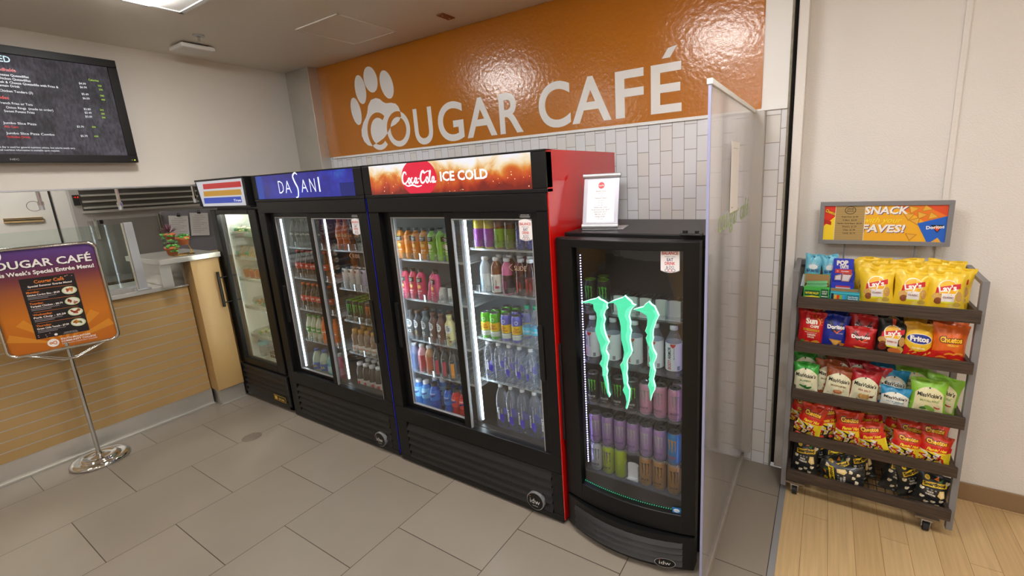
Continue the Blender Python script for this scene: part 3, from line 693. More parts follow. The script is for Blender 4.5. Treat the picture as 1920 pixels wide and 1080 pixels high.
pr += [tx('SOUTH MOUNTAIN', -.02, .073, .0125, wt, 3, 'L', sx=.95, b=.02), tx('COMMUNITY COLLEGE', -.02, .055, .0125, wt, 3, 'L', sx=.95, b=.02), tx('A MARICOPA COMMUNITY COLLEGE', -.02, .040, .008, wt, 3, 'L', sx=.95)]
art(pr, f_right(.0125), .0005).obj('print', po)

# ================================================================== drinks coolers
def louvres(mb, x0, x1, z0, z1, y, n, m, fy=None, cuts=1):
    """sloping louvre slats; fy(x) adds a bow to the front"""
    fy = fy or (lambda x: 0)
    xs = [x0 + (x1 - x0) * k / cuts for k in range(cuts + 1)]; dz = (z1 - z0) / n
    for i in range(n):
        a, b = z0 + i * dz, z0 + (i + .80) * dz
        for p, q in zip(xs, xs[1:]):
            mb.add([(p, y + fy(p) - .012, a), (q, y + fy(q) - .012, a), (q, y + fy(q) + .010, b), (p, y + fy(p) + .010, b), (p, y + fy(p) + .016, a - .003), (q, y + fy(q) + .016, a - .003)], [(0, 1, 2, 3), (0, 4, 5, 1)], m)
def balance_sticker(x, z, y, s=1.0):
    """BALANCE WHAT YOU EAT DRINK & DO door sticker, centre at x, z"""
    w_, h_ = .040 * s, .056 * s; pts = []
    for i in range(9): t = -1 + 2 * i / 8; pts.append((x + w_ * t, z - h_ + .010 * s * t * t))
    for i in range(9): t = 1 - 2 * i / 8; pts.append((x + w_ * t, z + h_ - .010 * s * t * t))
    rd, bl, gy = P('#c4202f', .4), P('#2e3560', .4), P('#77777c', .4)
    inner = [(x + (p[0] - x) * .95, z + (p[1] - z) * .96) for p in pts]
    return [pg(pts, P('#9c9aa0', .4), 1), pg(inner, P('#eeeaec', .4), 2), tx('BALANCE', x, z + .024 * s, .0135 * s, rd, 3, w=.066 * s, b=.02), tx('WHAT YOU', x, z + .012 * s, .007 * s, gy, 3, w=.044 * s),
            tx('EAT', x, z - .004 * s, .0135 * s, bl, 3, w=.026 * s, b=.02), tx('DRINK', x, z - .02 * s, .0135 * s, rd, 3, w=.042 * s, b=.02), tx('& DO', x, z - .036 * s, .0125 * s, bl, 3, w=.032 * s)] + \
           [st([(x + dx * s + .007 * s * math.cos(a), z - .0445 * s + .006 * s * math.sin(a)) for a in [2 * PI * k / 10 for k in range(10)]], .0018 * s, m_, 3, True, 2) for dx, m_ in ((-.014, bl), (0, rd), (.014, bl))]
def idw_badge(parent, x, z, y, rx, rz, fy=0):
    b = MB(); n = 32
    for k, (r, m_, yy) in enumerate(((1, M_alu, y - .014), (.93, M_black, y - .016))):
        b.add([(x + rx * r * math.cos(2 * PI * i / n), yy, z + rz * r * math.sin(2 * PI * i / n)) for i in range(n)] + [(x + rx * r * math.cos(2 * PI * i / n), y + .012, z + rz * r * math.sin(2 * PI * i / n)) for i in range(n)],
              [tuple(range(n))] + [(i, (i + 1) % n, n + (i + 1) % n, n + i) for i in range(n)], m_)
    art([tx('idw', x, z - rz * .25, rz * .62, P('#d8d8d6'), 3, w=rx * 1.2), el(x - rx * .56, z + rz * .52, rz * .07, rz * .07, P('#c8452c'), 4, n=8), rc(x - rx * .3, z - rz * .55, x + rx * .35, z - rz * .47, P('#a9a9a8'), 3)], f_front(y - .016), .0005, mb=b)
    return b.obj('badge', parent)
SHELF_D = .46
def wire_shelf(parent, x0, x1, z, y0, y1, lanes, dark=False, fronth=.045, set_back=.034):
    """coated wire shelf whose top lies at z, with clear lane stops along its front"""
    m_ = M_wired if dark else M_wire; yl = y0; y0 = y0 + set_back
    m = MB(); m.box(x0, x1, y0, y0 + .010, z - .016, z - .002, m_).box(x0, x1, y1 - .008, y1, z - .014, z - .004, m_)
    m.box(x0, x0 + .008, y0, y1, z - .014, z - .004, m_).box(x1 - .008, x1, y0, y1, z - .014, z - .004, m_)
    n = int((x1 - x0) / .018)
    for i in range(1, n): x = x0 + (x1 - x0) * i / n; m.box(x - .0018, x + .0018, y0 + .004, y1, z - .006, z - .002, m_)
    s = m.obj('shelf', parent)
    if lanes:
        l = MB()
        for k, x in enumerate(lanes):
            hw = .034; pts = [(x - hw, yl + .05), (x - hw, yl + .016), (x - hw * .6, yl + .004), (x, yl - .001), (x + hw * .6, yl + .004), (x + hw, yl + .016), (x + hw, yl + .05)]
            l.add([(p[0], p[1], z) for p in pts], [tuple(range(7))], M_clear)
            for p, q in zip(pts, pts[1:]): l.add([(p[0], p[1], z), (q[0], q[1], z), (q[0], q[1], z + fronth), (p[0], p[1], z + fronth)], [(0, 1, 2, 3)], M_clear, True)
            l.box(x - hw - .0025, x - hw - .0005, yl + .01, y1 - .05, z, z + fronth * .6, M_clear)
        l.obj('lane_stops', s)
    return s
def slider(name, label, x0, side_mat, hdr_mat, hdr_prims, shelves_l, shelves_r, lanes_l, lanes_r, Y=1.816, liner=M_liner, led_x=.10, led=LED):
    """two-door sliding glass cooler, 1.332 m wide and 2.02 m tall, standing at x0"""
    W, H, D = 1.332, 2.022, .795
    t = thing(name, label, 'drinks cooler', (x0, Y, 0))
    sh = MB()
    sh.box(.006, W - .006, .05, D, .02, .36, M_black).box(.006, W - .006, .05, D, 1.83, H - .004, M_black).box(.006, .045, .05, D, .36, 1.83, M_black).box(W - .045, W - .006, .05, D, .36, 1.83, M_black).box(.045, W - .045, D - .05, D, .36, 1.83, M_black)
    sh.box(.25, .95, .30, .7, H - .004, H + .022, M_black)
    sh.obj('cabinet_shell', t, bevel=.003)
    ln = MB(); ln.box(.046, .060, .10, D - .06, .36, 1.80, liner).box(W - .060, W - .046, .10, D - .06, .36, 1.80, liner).box(.060, W - .060, D - .062, D - .052, .36, 1.80, liner).box(.060, W - .060, .10, D - .06, .352, .360, liner).box(.060, W - .060, .10, D - .06, 1.80, 1.812, liner)
    ln.obj('inner_liner', t)
    for a in (0, W - .006): MB().box(a, a + .006, .002, D, .03, H - .002, side_mat if a else M_black).obj('side_panel', t)
    f = MB(); A, Z = .0065, W - .0065
    f.box(A, Z, -.004, .05, 1.735, 1.822, M_black).box(A, .092, 0, .05, .42, 1.735, M_black).box(W - .072, Z, 0, .05, .42, 1.735, M_black).box(A, Z, 0, .05, .315, .42, M_black)
    f.box(A, Z, -.002, .05, .012, .05, M_black).box(A, .10, 0, .05, .05, .315, M_black).box(W - .075, Z, 0, .05, .05, .315, M_black)
    f.box(.05, W - .05, .051, .10, .36, .42, M_black).obj('front_frame', t, bevel=.004)
    h = MB()
    h.box(0, W, -.006, .05, 1.822, 1.842, M_black).box(0, W, -.006, .05, 2.012, H, M_black).box(0, .068, -.006, .05, 1.842, 2.012, M_black).box(W - .085, W, -.006, .05, 1.842, 2.012, M_black)
    hd = h.obj('header', t, bevel=.003)
    pn = bpy.data.objects.new('header_panel', MB().box(-.5905, .5905, -.006, .02, -.085, .085, hdr_mat).mesh('header_panel')); COL.objects.link(pn); pn.parent = hd; pn.location = (.6595, 0, 1.927)
    art([dict(v=[(p[0], p[1]) for p in d['v']], f=d['f'], m=d['m'], L=d['L']) for d in hdr_prims], lambda a, b, l: (a + .6595, -.006 - l, b + 1.927), .0006).obj('header_lettering', hd)
    g = MB(); g.box(.10, W - .075, .022, .03, .05, .315, M_black)
    louvres(g, .102, W - .077, .055, .31, .006, 5, M_grille)
    gr = g.obj('grille', t)
    idw_badge(gr, 1.15, .100, -.006, .056, .054)
    def door(nm, xa, xb, ga, gb, z0, z1, gz0, gz1, y, hx):
        d = MB(); d.box(xa, ga, y, y + .022, z0, z1, M_black).box(gb, xb, y, y + .022, z0, z1, M_black).box(ga, gb, y, y + .022, z0, gz0, M_black).box(ga, gb, y, y + .022, gz1, z1, M_black)
        for a in ((ga, ga + .007, gz0, gz1), (gb - .007, gb, gz0, gz1), (ga, gb, gz0, gz0 + .007), (ga, gb, gz1 - .007, gz1)): d.box(a[0], a[1], y + .002, y + .019, a[2], a[3], M_alu)
        o = d.obj('sliding_door', t, bevel=.002)
        MB().box(ga + .004, gb - .004, y + .008, y + .013, gz0 + .004, gz1 - .004, M_pane).obj('glass_pane', o)
        hh = MB(); n = 10; pts = []
        for i in range(n + 1): a = PI * i / n; pts.append((hx + .015 * math.cos(a), 1.14 + .015 * math.sin(a)))
        for i in range(n + 1): a = PI + PI * i / n; pts.append((hx + .015 * math.cos(a), .86 + .015 * math.sin(a)))
        hh.prism(pts, 1, y - .012, y, M_black2); hh.obj('handle', o, bevel=.003)
        return o
    dl = door('left', .088, .665, .152, .624, .425, 1.732, .445, 1.702, .036, .118)
    dr = door('right', .640, W - .070, .686, 1.224, .400, 1.732, .412, 1.697, .008, 1.243)
    st_ = balance_sticker(1.186, 1.642, 0) + [rc(1.15, 1.702, 1.224, 1.722, P('#141416'), 1), tx('KEEP DOOR CLOSED', 1.187, 1.714, .005, P('#d8d8d8'), 3, w=.05), rc(1.156, 1.709, 1.218, 1.7105, P('#bdbdbd'), 3), rc(1.158, 1.704, 1.216, 1.706, P('#9d9d9d'), 3)]
    art(st_, f_front(.0075), .0003).obj('sticker', dr)
    sl = [tx('SLIDE', 1.13, 1.43, .026, P('#b9977a'), 1, w=.075), st([(1.085, 1.425), (1.06, 1.443), (1.085, 1.463)], .004, P('#b9977a'), 1, False, 2)]
    art(sl, f_front(.0155), .0003).obj('slide_mark', dr)
    for x in (led_x, .712, 1.268):
        yb = .066 if x < .11 else .088
        L = MB(); L.box(x - .0045, x + .0045, yb, yb + .010, .44, 1.68, mat('led_bar_%d' % led, '#ffffff', .4, em=led, emcol=(.78, .90, 1)))
        L.obj('led_bar', t)
    MB().box(.655, .675, .108, .125, .36, 1.80, M_alu).box(.655, .675, D - .09, D - .07, .36, 1.80, M_alu).box(.062, .078, D - .09, D - .07, .36, 1.80, M_alu).box(.062, .078, .125, .145, .36, 1.80, M_alu).obj('shelf_standard', t)
    for z in shelves_l: wire_shelf(t, .075, .655, z, .115, .62, [x - x0 for x in lanes_l])
    for z in shelves_r: wire_shelf(t, .675, 1.262, z, .115, .62, [x - x0 for x in lanes_r], fronth=.05)
    return t
# header prints -------------------------------------------------------
WL = EM('#ffffff', HEADER)
def cola_script(m, L=4):
    q = []
    S = lambda pts, w=.20, c=False: q.append(st(pts, w, m, L, c))
    S([(.62, .78), (.52, 1.02), (.28, .98), (.06, .6), (.04, .22), (.22, .0), (.5, .08), (.72, .3)], .2)
    S([(.95, .48), (.82, .4), (.80, .12), (.92, .0), (1.04, .16), (1.02, .4)], .15, True)
    S([(1.42, .44), (1.28, .50), (1.18, .26), (1.26, .02), (1.46, .08), (1.56, .24)], .15)
    S([(1.86, .46), (1.72, .44), (1.64, .2), (1.72, .0), (1.84, .12), (1.90, .34)], .15, True)
    S([(1.94, .5), (1.88, .12), (1.98, .0), (2.12, .16)], .14)
    S([(2.08, .38), (2.28, .40)], .12)
    S([(2.98, .78), (2.90, 1.02), (2.68, .98), (2.46, .6), (2.42, .22), (2.58, .0), (2.84, .08), (3.04, .3)], .2)
    S([(3.28, .48), (3.14, .4), (3.12, .12), (3.24, .0), (3.38, .16), (3.34, .4)], .15, True)
    S([(3.48, .1), (3.66, .6), (3.74, 1.02), (3.62, .9), (3.54, .3), (3.62, .0), (3.76, .14)], .13)
    S([(4.06, .46), (3.92, .44), (3.84, .2), (3.92, .0), (4.04, .12), (4.10, .34)], .15, True)
    S([(4.14, .5), (4.08, .12), (4.18, .0), (4.32, .14)], .14)
    S([(.3, -.04), (.7, -.22), (1.3, -.14), (1.9, -.30), (2.5, -.22)], .15)
    S([(2.62, 1.02), (2.95, .86), (3.4, 1.0), (3.8, .96)], .10)
    return xf(q, dx=-2.15, dy=-.4)
hp = [el(-.170, 0, .140, .105, EM('#d8203c', HEADER), 1, 0, 40)]
hp[0]['v'] = [(a, max(-.085, min(.085, b))) for a, b in hp[0]['v']]
hp += xf(cola_script(WL), -.170, -.004, .062) + [tx('ICE COLD', .162, -.024, .050, WL, 4, w=.33, b=.028)]
rnd = random.Random(3)
for i in range(60):
    r_ = rnd.uniform(.0015, .0035); X, Z = rnd.uniform(-.585, .585), rnd.uniform(-.082, .04)
    if abs(X + .17) > .15: hp.append(el(X, Z, r_, r_, EM('#ffd9a0', HEADER), 2, n=8))
dp = []
for s_, x, h, w_ in (('D', -.285, .085, .052), ('A', -.215, .082, .060), ('A', -.055, .082, .060), ('N', .025, .085, .050), ('I', .085, .090, .012)):
    dp.append(tx(s_, x, -.045, h, EM('#eef2ff', HEADER), 3, w=w_, b=-.012 if s_ != 'I' else 0))
dp.append(st([(-.105, .062), (-.125, .074), (-.150, .055), (-.138, .018), (-.118, -.020), (-.126, -.066), (-.150, -.072)], .013, EM('#eef2ff', HEADER), 3))
dp = xf(dp, .110, .002, 1.16, sx=1.27)
dp += [rc(.44, -.085, .59, .0, EM('#1a2a9a', .5), 1), rc(-.59, -.085, -.50, .085, EM('#3355c8', .6), 1)]

LZ = [1.422, 1.152, .865, .628]; RZ = [1.515, 1.253, .964, .694]
lanL = [-2.372 + .0713 * k for k in range(7)]; lanR = [-1.70 + .0735 * k for k in range(5)]
coke = slider('red_sided_cooler', 'red-sided two-door cooler under the lit ice cold header', -2.459, M_red, cola_art(), hp, LZ, RZ, lanL, lanR + [-1.345], liner=M_linerb)
LZ2 = [1.452, 1.20, .93, .66]; RZ2 = [1.452, 1.158, .905, .645]
lanL2 = [-3.635 + .0713 * k for k in range(7)]; lanR2 = [-3.035 + .0735 * k for k in range(6)]
blue = slider('blue_sided_cooler', 'black two-door cooler under the deep blue water-drop header', -3.812, M_blue, drops_art(), dp, LZ2, RZ2, lanL2, lanR2, Y=1.826, led_x=.130, led=LED * .3)

# narrow white-lined cooler with the striped header -----------------------------------
tc_ = thing('narrow_food_cooler', 'narrow single-door food cooler with a red yellow and blue striped header', 'food cooler', (-4.66, 1.84, 0))
Wt = .825
m = MB(); m.box(0, Wt, .06, .80, .02, .36, M_black).box(0, Wt, .06, .80, 1.76, 2.0, M_black).box(0, .05, .06, .8, .36, 1.76, M_black).box(Wt - .05, Wt, .06, .8, .36, 1.76, M_black).box(.05, Wt - .05, .74, .8, .36, 1.76, M_black).box(.02, Wt - .02, .02, .06, .33, .37, M_black)
m.obj('cabinet_shell', tc_, bevel=.004)
m = MB(); m.box(.051, .066, .085, .73, .37, 1.75, M_linerw).box(Wt - .066, Wt - .051, .085, .73, .37, 1.75, M_linerw).box(.066, Wt - .066, .72, .735, .37, 1.75, M_linerw).box(.066, Wt - .066, .085, .73, .362, .372, M_linerw).box(.066, Wt - .066, .085, .73, 1.742, 1.752, M_linerw)
m.obj('inner_liner', tc_)
m = MB()
for x in (.20, .62):
    for k in range(38): m.box(x - .004, x + .004, .716, .7195, .42 + k * .034, .428 + k * .034, M_rub)
m.obj('slotted_standards', tc_)
m = MB(); m.box(-.034, .80, -.035, .06, 1.785, 1.80, M_black).box(-.034, .80, -.055, .06, 2.008, 2.024, M_black).box(-.034, -.015, -.05, .06, 1.80, 2.008, M_black).box(.765, .80, -.05, .06, 1.80, 2.008, M_black)
hd = m.obj('header', tc_, bevel=.004)
MB().quadbox([(-.015, -.030, 1.80), (.765, -.030, 1.80), (.765, -.050, 2.008), (-.015, -.050, 2.008)], [(-.015, .02, 1.80), (.765, .02, 1.80), (.765, .02, 2.008), (-.015, .02, 2.008)], EM('#eceaf0', .62)).obj('header_panel', hd)
fh = lambda a, b, l: (a * .78 - .015, -.030 - .02 * b - l, 1.80 + .208 * b)
sp = []
for k, (c, u0, u1, v0, v1) in enumerate((('#c41a1e', .13, .965, .69, .90), ('#c8932a', .09, .925, .40, .61), ('#2a49b8', .05, .885, .11, .34))):
    art([pg([(u0, v0), (u1, v0), (u1 + .01, v1), (u0 + .02, v1)], EM(c, .8), 1)], fh, .0008).obj('stripe', hd)
sp += [tx('True', .80, .16, .09, EM('#ffffff', .8), 2, w=.15, sh=.2, b=.02)]
art(sp, fh, .0008).obj('header_lettering', hd)
d = MB()
a, b, c, e_ = .0, .775, .118, .66
d.box(0, .10, 0, .055, .345, 1.765, M_black).box(.655, .775, 0, .055, .345, 1.765, M_black).box(.10, .655, 0, .055, .345, .405, M_black).box(.10, .655, 0, .055, 1.725, 1.765, M_black)
dd = d.obj('door', tc_, bevel=.006)
MB().box(.095, .66, .018, .028, .40, 1.73, thin_glass('food_cooler_glass', (.93, .96, .93), 1.45)).obj('glass_pane', dd)
m = MB().cyl((.07, -.065, .905), (.07, -.065, 1.225), .0115, M_black2, 12)
for z in (.94, 1.17): m.cyl((.07, -.065, z), (.07, .0, z), .006, M_black2, 8)
m.obj('handle', dd)
m = MB(); m.box(.02, .80, .0, .06, .02, .33, M_grille); louvres(m, .04, .78, .06, .31, -.004, 5, M_grille)
m.box(.02, .80, -.012, .06, .31, .335, M_black2).box(.02, .045, -.012, .06, .03, .31, M_black2).box(.77, .80, -.012, .06, .03, .31, M_black2).box(.02, .80, -.012, .06, .03, .055, M_black2)
gr = m.obj('grille', tc_)
art([rc(.545, .082, .735, .135, P('#c8a02a'), 1), rc(.549, .086, .731, .131, P('#20180a'), 2), tx('true', .665, .095, .026, P('#e0b83a'), 3, w=.09, sh=.2, b=.02), rc(.56, .093, .60, .124, P('#e0b83a'), 3)], f_front(-.018), .0006).obj('badge', gr)
ftub = mat('food_cooler_tube', '#ffffff', .4, em=125, emcol=(1, .98, .92))
MB().box(Wt - .078, Wt - .068, .09, .10, .42, 1.72, ftub).obj('light_tube', tc_)
MB().box(.10, .72, .088, .098, 1.733, 1.741, ftub).obj('light_tube', tc_)
for z in (1.545, 1.335, 1.135, .87, .59):
    m = MB(); m.box(.07, Wt - .07, .10, .69, z - .014, z - .002, M_linerw)
    s = m.obj('shelf', tc_, bevel=.002)
    m = MB(); m.box(.075, Wt - .075, .094, .10, z - .022, z + .012, thin_glass('shelf_lip', (.93, .95, .93), 1.4, .05, .2)).obj('shelf_lip', s)

# black cooler with the glowing claw marks ----------------------------------------------
XC, HWM = -.7725, .3425
bow = lambda d: (lambda x: -d * (1 - ((x - XC) / HWM) ** 2))
mo = thing('claw_cooler', 'short black single-door cooler with three glowing green claw marks', 'drinks cooler', (0, 1.84, 0))
m = MB(); m.box(-1.105, -.422, .10, .70, .03, .30, M_black).box(-1.105, -.422, .075, .70, 1.565, 1.622, M_black).box(-1.105, -1.065, .075, .70, .30, 1.565, M_black).box(-.462, -.422, .075, .70, .30, 1.565, M_black).box(-1.065, -.462, .66, .70, .30, 1.565, M_black)
m.box(-.52, -.43, .02, .075, 1.622, 1.634, M_black2).cyl((-.50, .04, 1.622), (-.50, .04, 1.645), .011, M_black2, 10).cyl((-.455, .055, 1.622), (-.455, .055, 1.642), .009, M_black2, 10)
m.obj('cabinet_shell', mo, bevel=.005)
m = MB(); m.box(-1.064, -1.052, .09, .65, .30, 1.56, M_linerd).box(-.475, -.463, .09, .65, .30, 1.56, M_linerd).box(-1.05, -.475, .645, .655, .30, 1.56, M_linerd).box(-1.05, -.475, .09, .65, .300, .306, mat('cooler_floor', '#4b515c', .4)).box(-1.05, -.475, .09, .65, 1.55, 1.56, M_linerd)
m.obj('inner_liner', mo)
def bowed(mb, x0, x1, z0, z1, d, y0, th, m_, n=12):
    f = bow(d); n = max(1, int(n * (x1 - x0) / .68) or 1)
    for k in range(n):
        p, q = x0 + (x1 - x0) * k / n, x0 + (x1 - x0) * (k + 1) / n
        mb.add([(p, y0 + f(p), z0), (q, y0 + f(q), z0), (q, y0 + f(q), z1), (p, y0 + f(p), z1), (p, y0 + f(p) + th, z0), (q, y0 + f(q) + th, z0), (q, y0 + f(q) + th, z1), (p, y0 + f(p) + th, z1)],
               [(0, 1, 2, 3), (5, 4, 7, 6), (3, 2, 6, 7), (4, 5, 1, 0)] + ([(4, 0, 3, 7)] if k == 0 else []) + ([(1, 5, 6, 2)] if k == n - 1 else []), m_, False)
DB = .05
m = MB(); bowed(m, -1.115, -1.012, .205, 1.605, DB, 0, .05, M_black); bowed(m, -.492, -.43, .205, 1.605, DB, 0, .05, M_black, 6); bowed(m, -1.012, -.492, .205, .305, DB, 0, .05, M_black); bowed(m, -1.012, -.492, 1.565, 1.605, DB, 0, .05, M_black)
m.box(-1.115, -.43, .0, .055, 1.598, 1.6055, M_black)
md = m.obj('door', mo, fix=True, bevel=.004)
m = MB(); bowed(m, -1.013, -.491, .304, 1.566, DB, .018, .006, M_pane_dark, 16); m.obj('glass_pane', md)
MB().box(-1.126, -1.112, -.006, .03, .52, 1.06, M_black2).obj('handle', md, bevel=.003)
CLAWS = [[(-0.975,1.301),(-0.946,1.312),(-0.92,1.323),(-0.89,1.332),(-0.876,1.342),(-0.864,1.332),(-0.846,1.327),(-0.828,1.317),(-0.831,1.303),(-0.827,1.292),(-0.841,1.279),(-0.848,1.258),(-0.841,1.237),(-0.849,1.213),(-0.847,1.19),(-0.842,1.168),(-0.833,1.146),(-0.824,1.128),(-0.837,1.105),(-0.841,1.084),(-0.829,1.063),(-0.83,1.045),(-0.837,1.023),(-0.841,0.998),(-0.836,0.982),(-0.842,0.956),(-0.837,0.915),(-0.835,0.876),(-0.827,0.86),(-0.832,0.847),(-0.845,0.868),(-0.852,0.906),(-0.859,0.934),(-0.866,0.96),(-0.867,0.993),(-0.88,1.01),(-0.869,1.031),(-0.865,1.053),(-0.873,1.08),(-0.875,1.109),(-0.887,1.136),(-0.899,1.175),(-0.891,1.211),(-0.887,1.241),(-0.889,1.261),(-0.902,1.279),(-0.904,1.301),(-0.927,1.305),(-0.952,1.299)],
[(-0.831,1.314),(-0.8,1.333),(-0.769,1.346),(-0.752,1.352),(-0.742,1.362),(-0.727,1.349),(-0.711,1.337),(-0.707,1.327),(-0.692,1.321),(-0.709,1.305),(-0.717,1.291),(-0.723,1.268),(-0.716,1.236),(-0.719,1.217),(-0.713,1.198),(-0.719,1.175),(-0.72,1.152),(-0.717,1.13),(-0.711,1.103),(-0.721,1.079),(-0.733,1.06),(-0.737,1.042),(-0.735,1.013),(-0.74,0.989),(-0.736,0.961),(-0.738,0.937),(-0.726,0.91),(-0.727,0.883),(-0.731,0.849),(-0.743,0.808),(-0.751,0.812),(-0.744,0.844),(-0.75,0.875),(-0.762,0.9),(-0.755,0.922),(-0.76,0.95),(-0.762,0.979),(-0.767,1.002),(-0.773,1.024),(-0.761,1.044),(-0.755,1.068),(-0.752,1.091),(-0.757,1.119),(-0.765,1.152),(-0.766,1.186),(-0.766,1.214),(-0.771,1.241),(-0.779,1.265),(-0.779,1.284),(-0.785,1.311),(-0.798,1.321)],
[(-0.704,1.3),(-0.68,1.311),(-0.659,1.317),(-0.649,1.331),(-0.634,1.344),(-0.621,1.33),(-0.609,1.323),(-0.602,1.307),(-0.595,1.292),(-0.591,1.281),(-0.602,1.257),(-0.609,1.235),(-0.615,1.215),(-0.617,1.191),(-0.615,1.175),(-0.621,1.152),(-0.615,1.125),(-0.602,1.099),(-0.604,1.082),(-0.615,1.055),(-0.613,1.036),(-0.607,1.023),(-0.611,1.002),(-0.616,0.979),(-0.608,0.946),(-0.611,0.928),(-0.622,0.904),(-0.63,0.872),(-0.634,0.887),(-0.635,0.919),(-0.642,0.947),(-0.634,0.971),(-0.637,0.994),(-0.634,1.017),(-0.63,1.045),(-0.633,1.079),(-0.638,1.106),(-0.635,1.129),(-0.645,1.15),(-0.65,1.171),(-0.643,1.189),(-0.653,1.204),(-0.645,1.227),(-0.642,1.254),(-0.645,1.275),(-0.662,1.287),(-0.675,1.292)]]
clw = mat('claw_glow', '#0c7a50', .35, em=CLAW, emcol='#58d6a6'); clr = mat('claw_rim_glow', '#d0ffec', .3, em=CLAW * .95, emcol='#a8f6d8'); cll = mat('claw_glow_light', '#0c7a50', .35, em=CLAW * 1.0, emcol='#79e6c0')
for C_ in CLAWS:
    m = MB(); n = len(C_); f = bow(DB); y = .016
    cx = lambda p: (p[0], y + f(p[0]), p[1])
    # inset front face, bevelled lit rim, sides
    ins = []
    for i in range(n):
        a, p, b = C_[i - 1], C_[i], C_[(i + 1) % n]
        t1 = Vector((p[0] - a[0], p[1] - a[1])).normalized(); t2 = Vector((b[0] - p[0], b[1] - p[1])).normalized(); tn = (t1 + t2)
        tn = tn.normalized() if tn.length > .2 else t1
        ins.append((p[0] + tn.y * .0024, p[1] - tn.x * .0024))
    tri = tessellate_polygon([[Vector((p[0], p[1], 0)) for p in ins]])
    m.add([(p[0], y + f(p[0]) - .012, p[1]) for p in ins], [tuple(t) for t in tri], clw)
    m.add([(p[0], y + f(p[0]) - .012, p[1]) for p in ins] + [(p[0], y + f(p[0]) - .006, p[1]) for p in C_] + [cx(p) for p in C_], [(i, (i + 1) % n, n + (i + 1) % n, n + i) for i in range(n)], clr)
    m.add([(p[0], y + f(p[0]) - .006, p[1]) for p in C_] + [cx(p) for p in C_], [(i, (i + 1) % n, n + (i + 1) % n, n + i) for i in range(n)], clr)
    # raised lighter ridge along the trailing edge
    half = n // 2; lead = ins[7:half + 2]; 
    rid = [p for p in lead if p[1] > .93]
    rv = [(p[0] - .0012, y + f(p[0]) - .0135, p[1]) for p in rid] + [(p[0] - .016 - .004 * math.sin(p[1] * 60), y + f(p[0]) - .0135, p[1]) for p in rid]; k = len(rid)
    m.add(rv, [(i, i + 1, k + i + 1, k + i) for i in range(k - 1)], cll)
    m.obj('lit_claw_mark', md)
fb = lambda a, b, l: (a, .016 + bow(DB)(a) - l, b)
art(balance_sticker(-.548, 1.525, 0, .98), fb, .0004, cut=.02).obj('sticker', md)
art([rc(-.535, .283, -.497, .335, P('#1f6fb4'), 1), el(-.516, .318, .014, .010, P('#dfeaf4'), 2), tx('energy', -.516, .314, .007, P('#1f6fb4'), 3, w=.024, sh=.2), rc(-.533, .286, -.499, .297, P('#dfeaf4'), 2)], fb, .0004, cut=.02).obj('energy_label', md)
gd = mat('green_led', '#0a3a2a', .4, em=1.3, emcol='#17c987'); vd = mat('violet_led', '#8888ff', .4, em=16, emcol='#c4c0ff')
m = MB()
for k in range(46): x = -1.005 + k * .0112; m.box(x - .0014, x + .0014, .030 + bow(DB)(x), .034 + bow(DB)(x), .307, .310, gd)
m.obj('green_led_row', md)
m = MB()
for k in range(84): z = .36 + k * .0138; m.box(-1.030, -1.0265, .087, .091, z, z + .0045, vd)
m.obj('led_strip', mo)
m = MB()
for k in range(84): z = .36 + k * .0138; m.box(-.4905, -.487, .087, .091, z, z + .0045, vd)
m.obj('led_strip', mo)
MB().box(-1.04, -.485, .100, .125, 1.5545, 1.5585, mat('cooler_fill_light', '#ffffff', .4, em=6, emcol=(.8, .86, 1))).obj('hidden_fill_bar', mo)  # added fill light, out of sight behind the door top, brightens the cans
m = MB(); bowed(m, -1.110, -.432, .02, .198, .075, -.005, .06, M_black)
louvres(m, -1.055, -.48, .045, .18, -.008, 4, M_black2, bow(.075), 12)
mg = m.obj('grille', mo, fix=False)
art([el(-.553, .062, .048, .026, M_alu, 1, n=28), el(-.553, .062, .045, .0235, M_black, 2, n=28), tx('idw', -.553, .054, .021, P('#d8d8d6'), 3, w=.052), el(-.576, .08, .0025, .0025, P('#c8452c'), 4, n=8)], lambda a, b, l: (a, -.024 + bow(.075)(a) - l, b), .0008, cut=.02).obj('badge', mg)
lanM = [-1.0 + .0725 * k for k in range(7)]
MZ = [1.213, .943, .708, .474]
for z in MZ: wire_shelf(mo, -1.048, -.478, z, .075 + .01, .56, lanM, True, fronth=.03)
m = MB()
for x in lanM:
    hw = .034; pts = [(x - hw, .105), (x - hw * .6, .092), (x, .088), (x + hw * .6, .092), (x + hw, .105)]
    for p, q in zip(pts, pts[1:]): m.add([(p[0], p[1], .307), (q[0], q[1], .307), (q[0], q[1], .285 + .05), (p[0], p[1], .335)], [(0, 1, 2, 3)], M_clear, True)
m.obj('floor_lane_stops', mo)

# tabletop menu holder on the claw cooler
mh = thing('tabletop_menu_holder', 'white price menu in a silver snap frame standing on the claw cooler', 'menu holder', (-.968, 2.045, 1.6235), (0, 0, R(12)))
MB().box(-.09, .12, -.02, .13, 0, .004, M_alu).cyl((-.092, -.012, .016), (.092, -.012, .016), .013, M_alu, 12).obj('base', mh)
LN = .34      # backward lean of the snap frame
fy_ = lambda z: -.016 + (z - .02) * LN
MB().quadbox([(-.09, fy_(.02), .02), (.09, fy_(.02), .02), (.09, fy_(.255), .255), (-.09, fy_(.255), .255)], [(-.09, fy_(.02) + .006, .02), (.09, fy_(.02) + .006, .02), (.09, fy_(.255) + .006, .255), (-.09, fy_(.255) + .006, .255)], mat('frame_lilac_grey', '#b9b8c6', .35, .2)).obj('frame', mh)
MB().cyl((-.096, fy_(.262), .262), (.096, fy_(.262), .262), .0125, M_alu, 12).obj('snap_bar', mh)
ff = lambda a, b, l: (a, fy_(b) - .0006 - l, b)
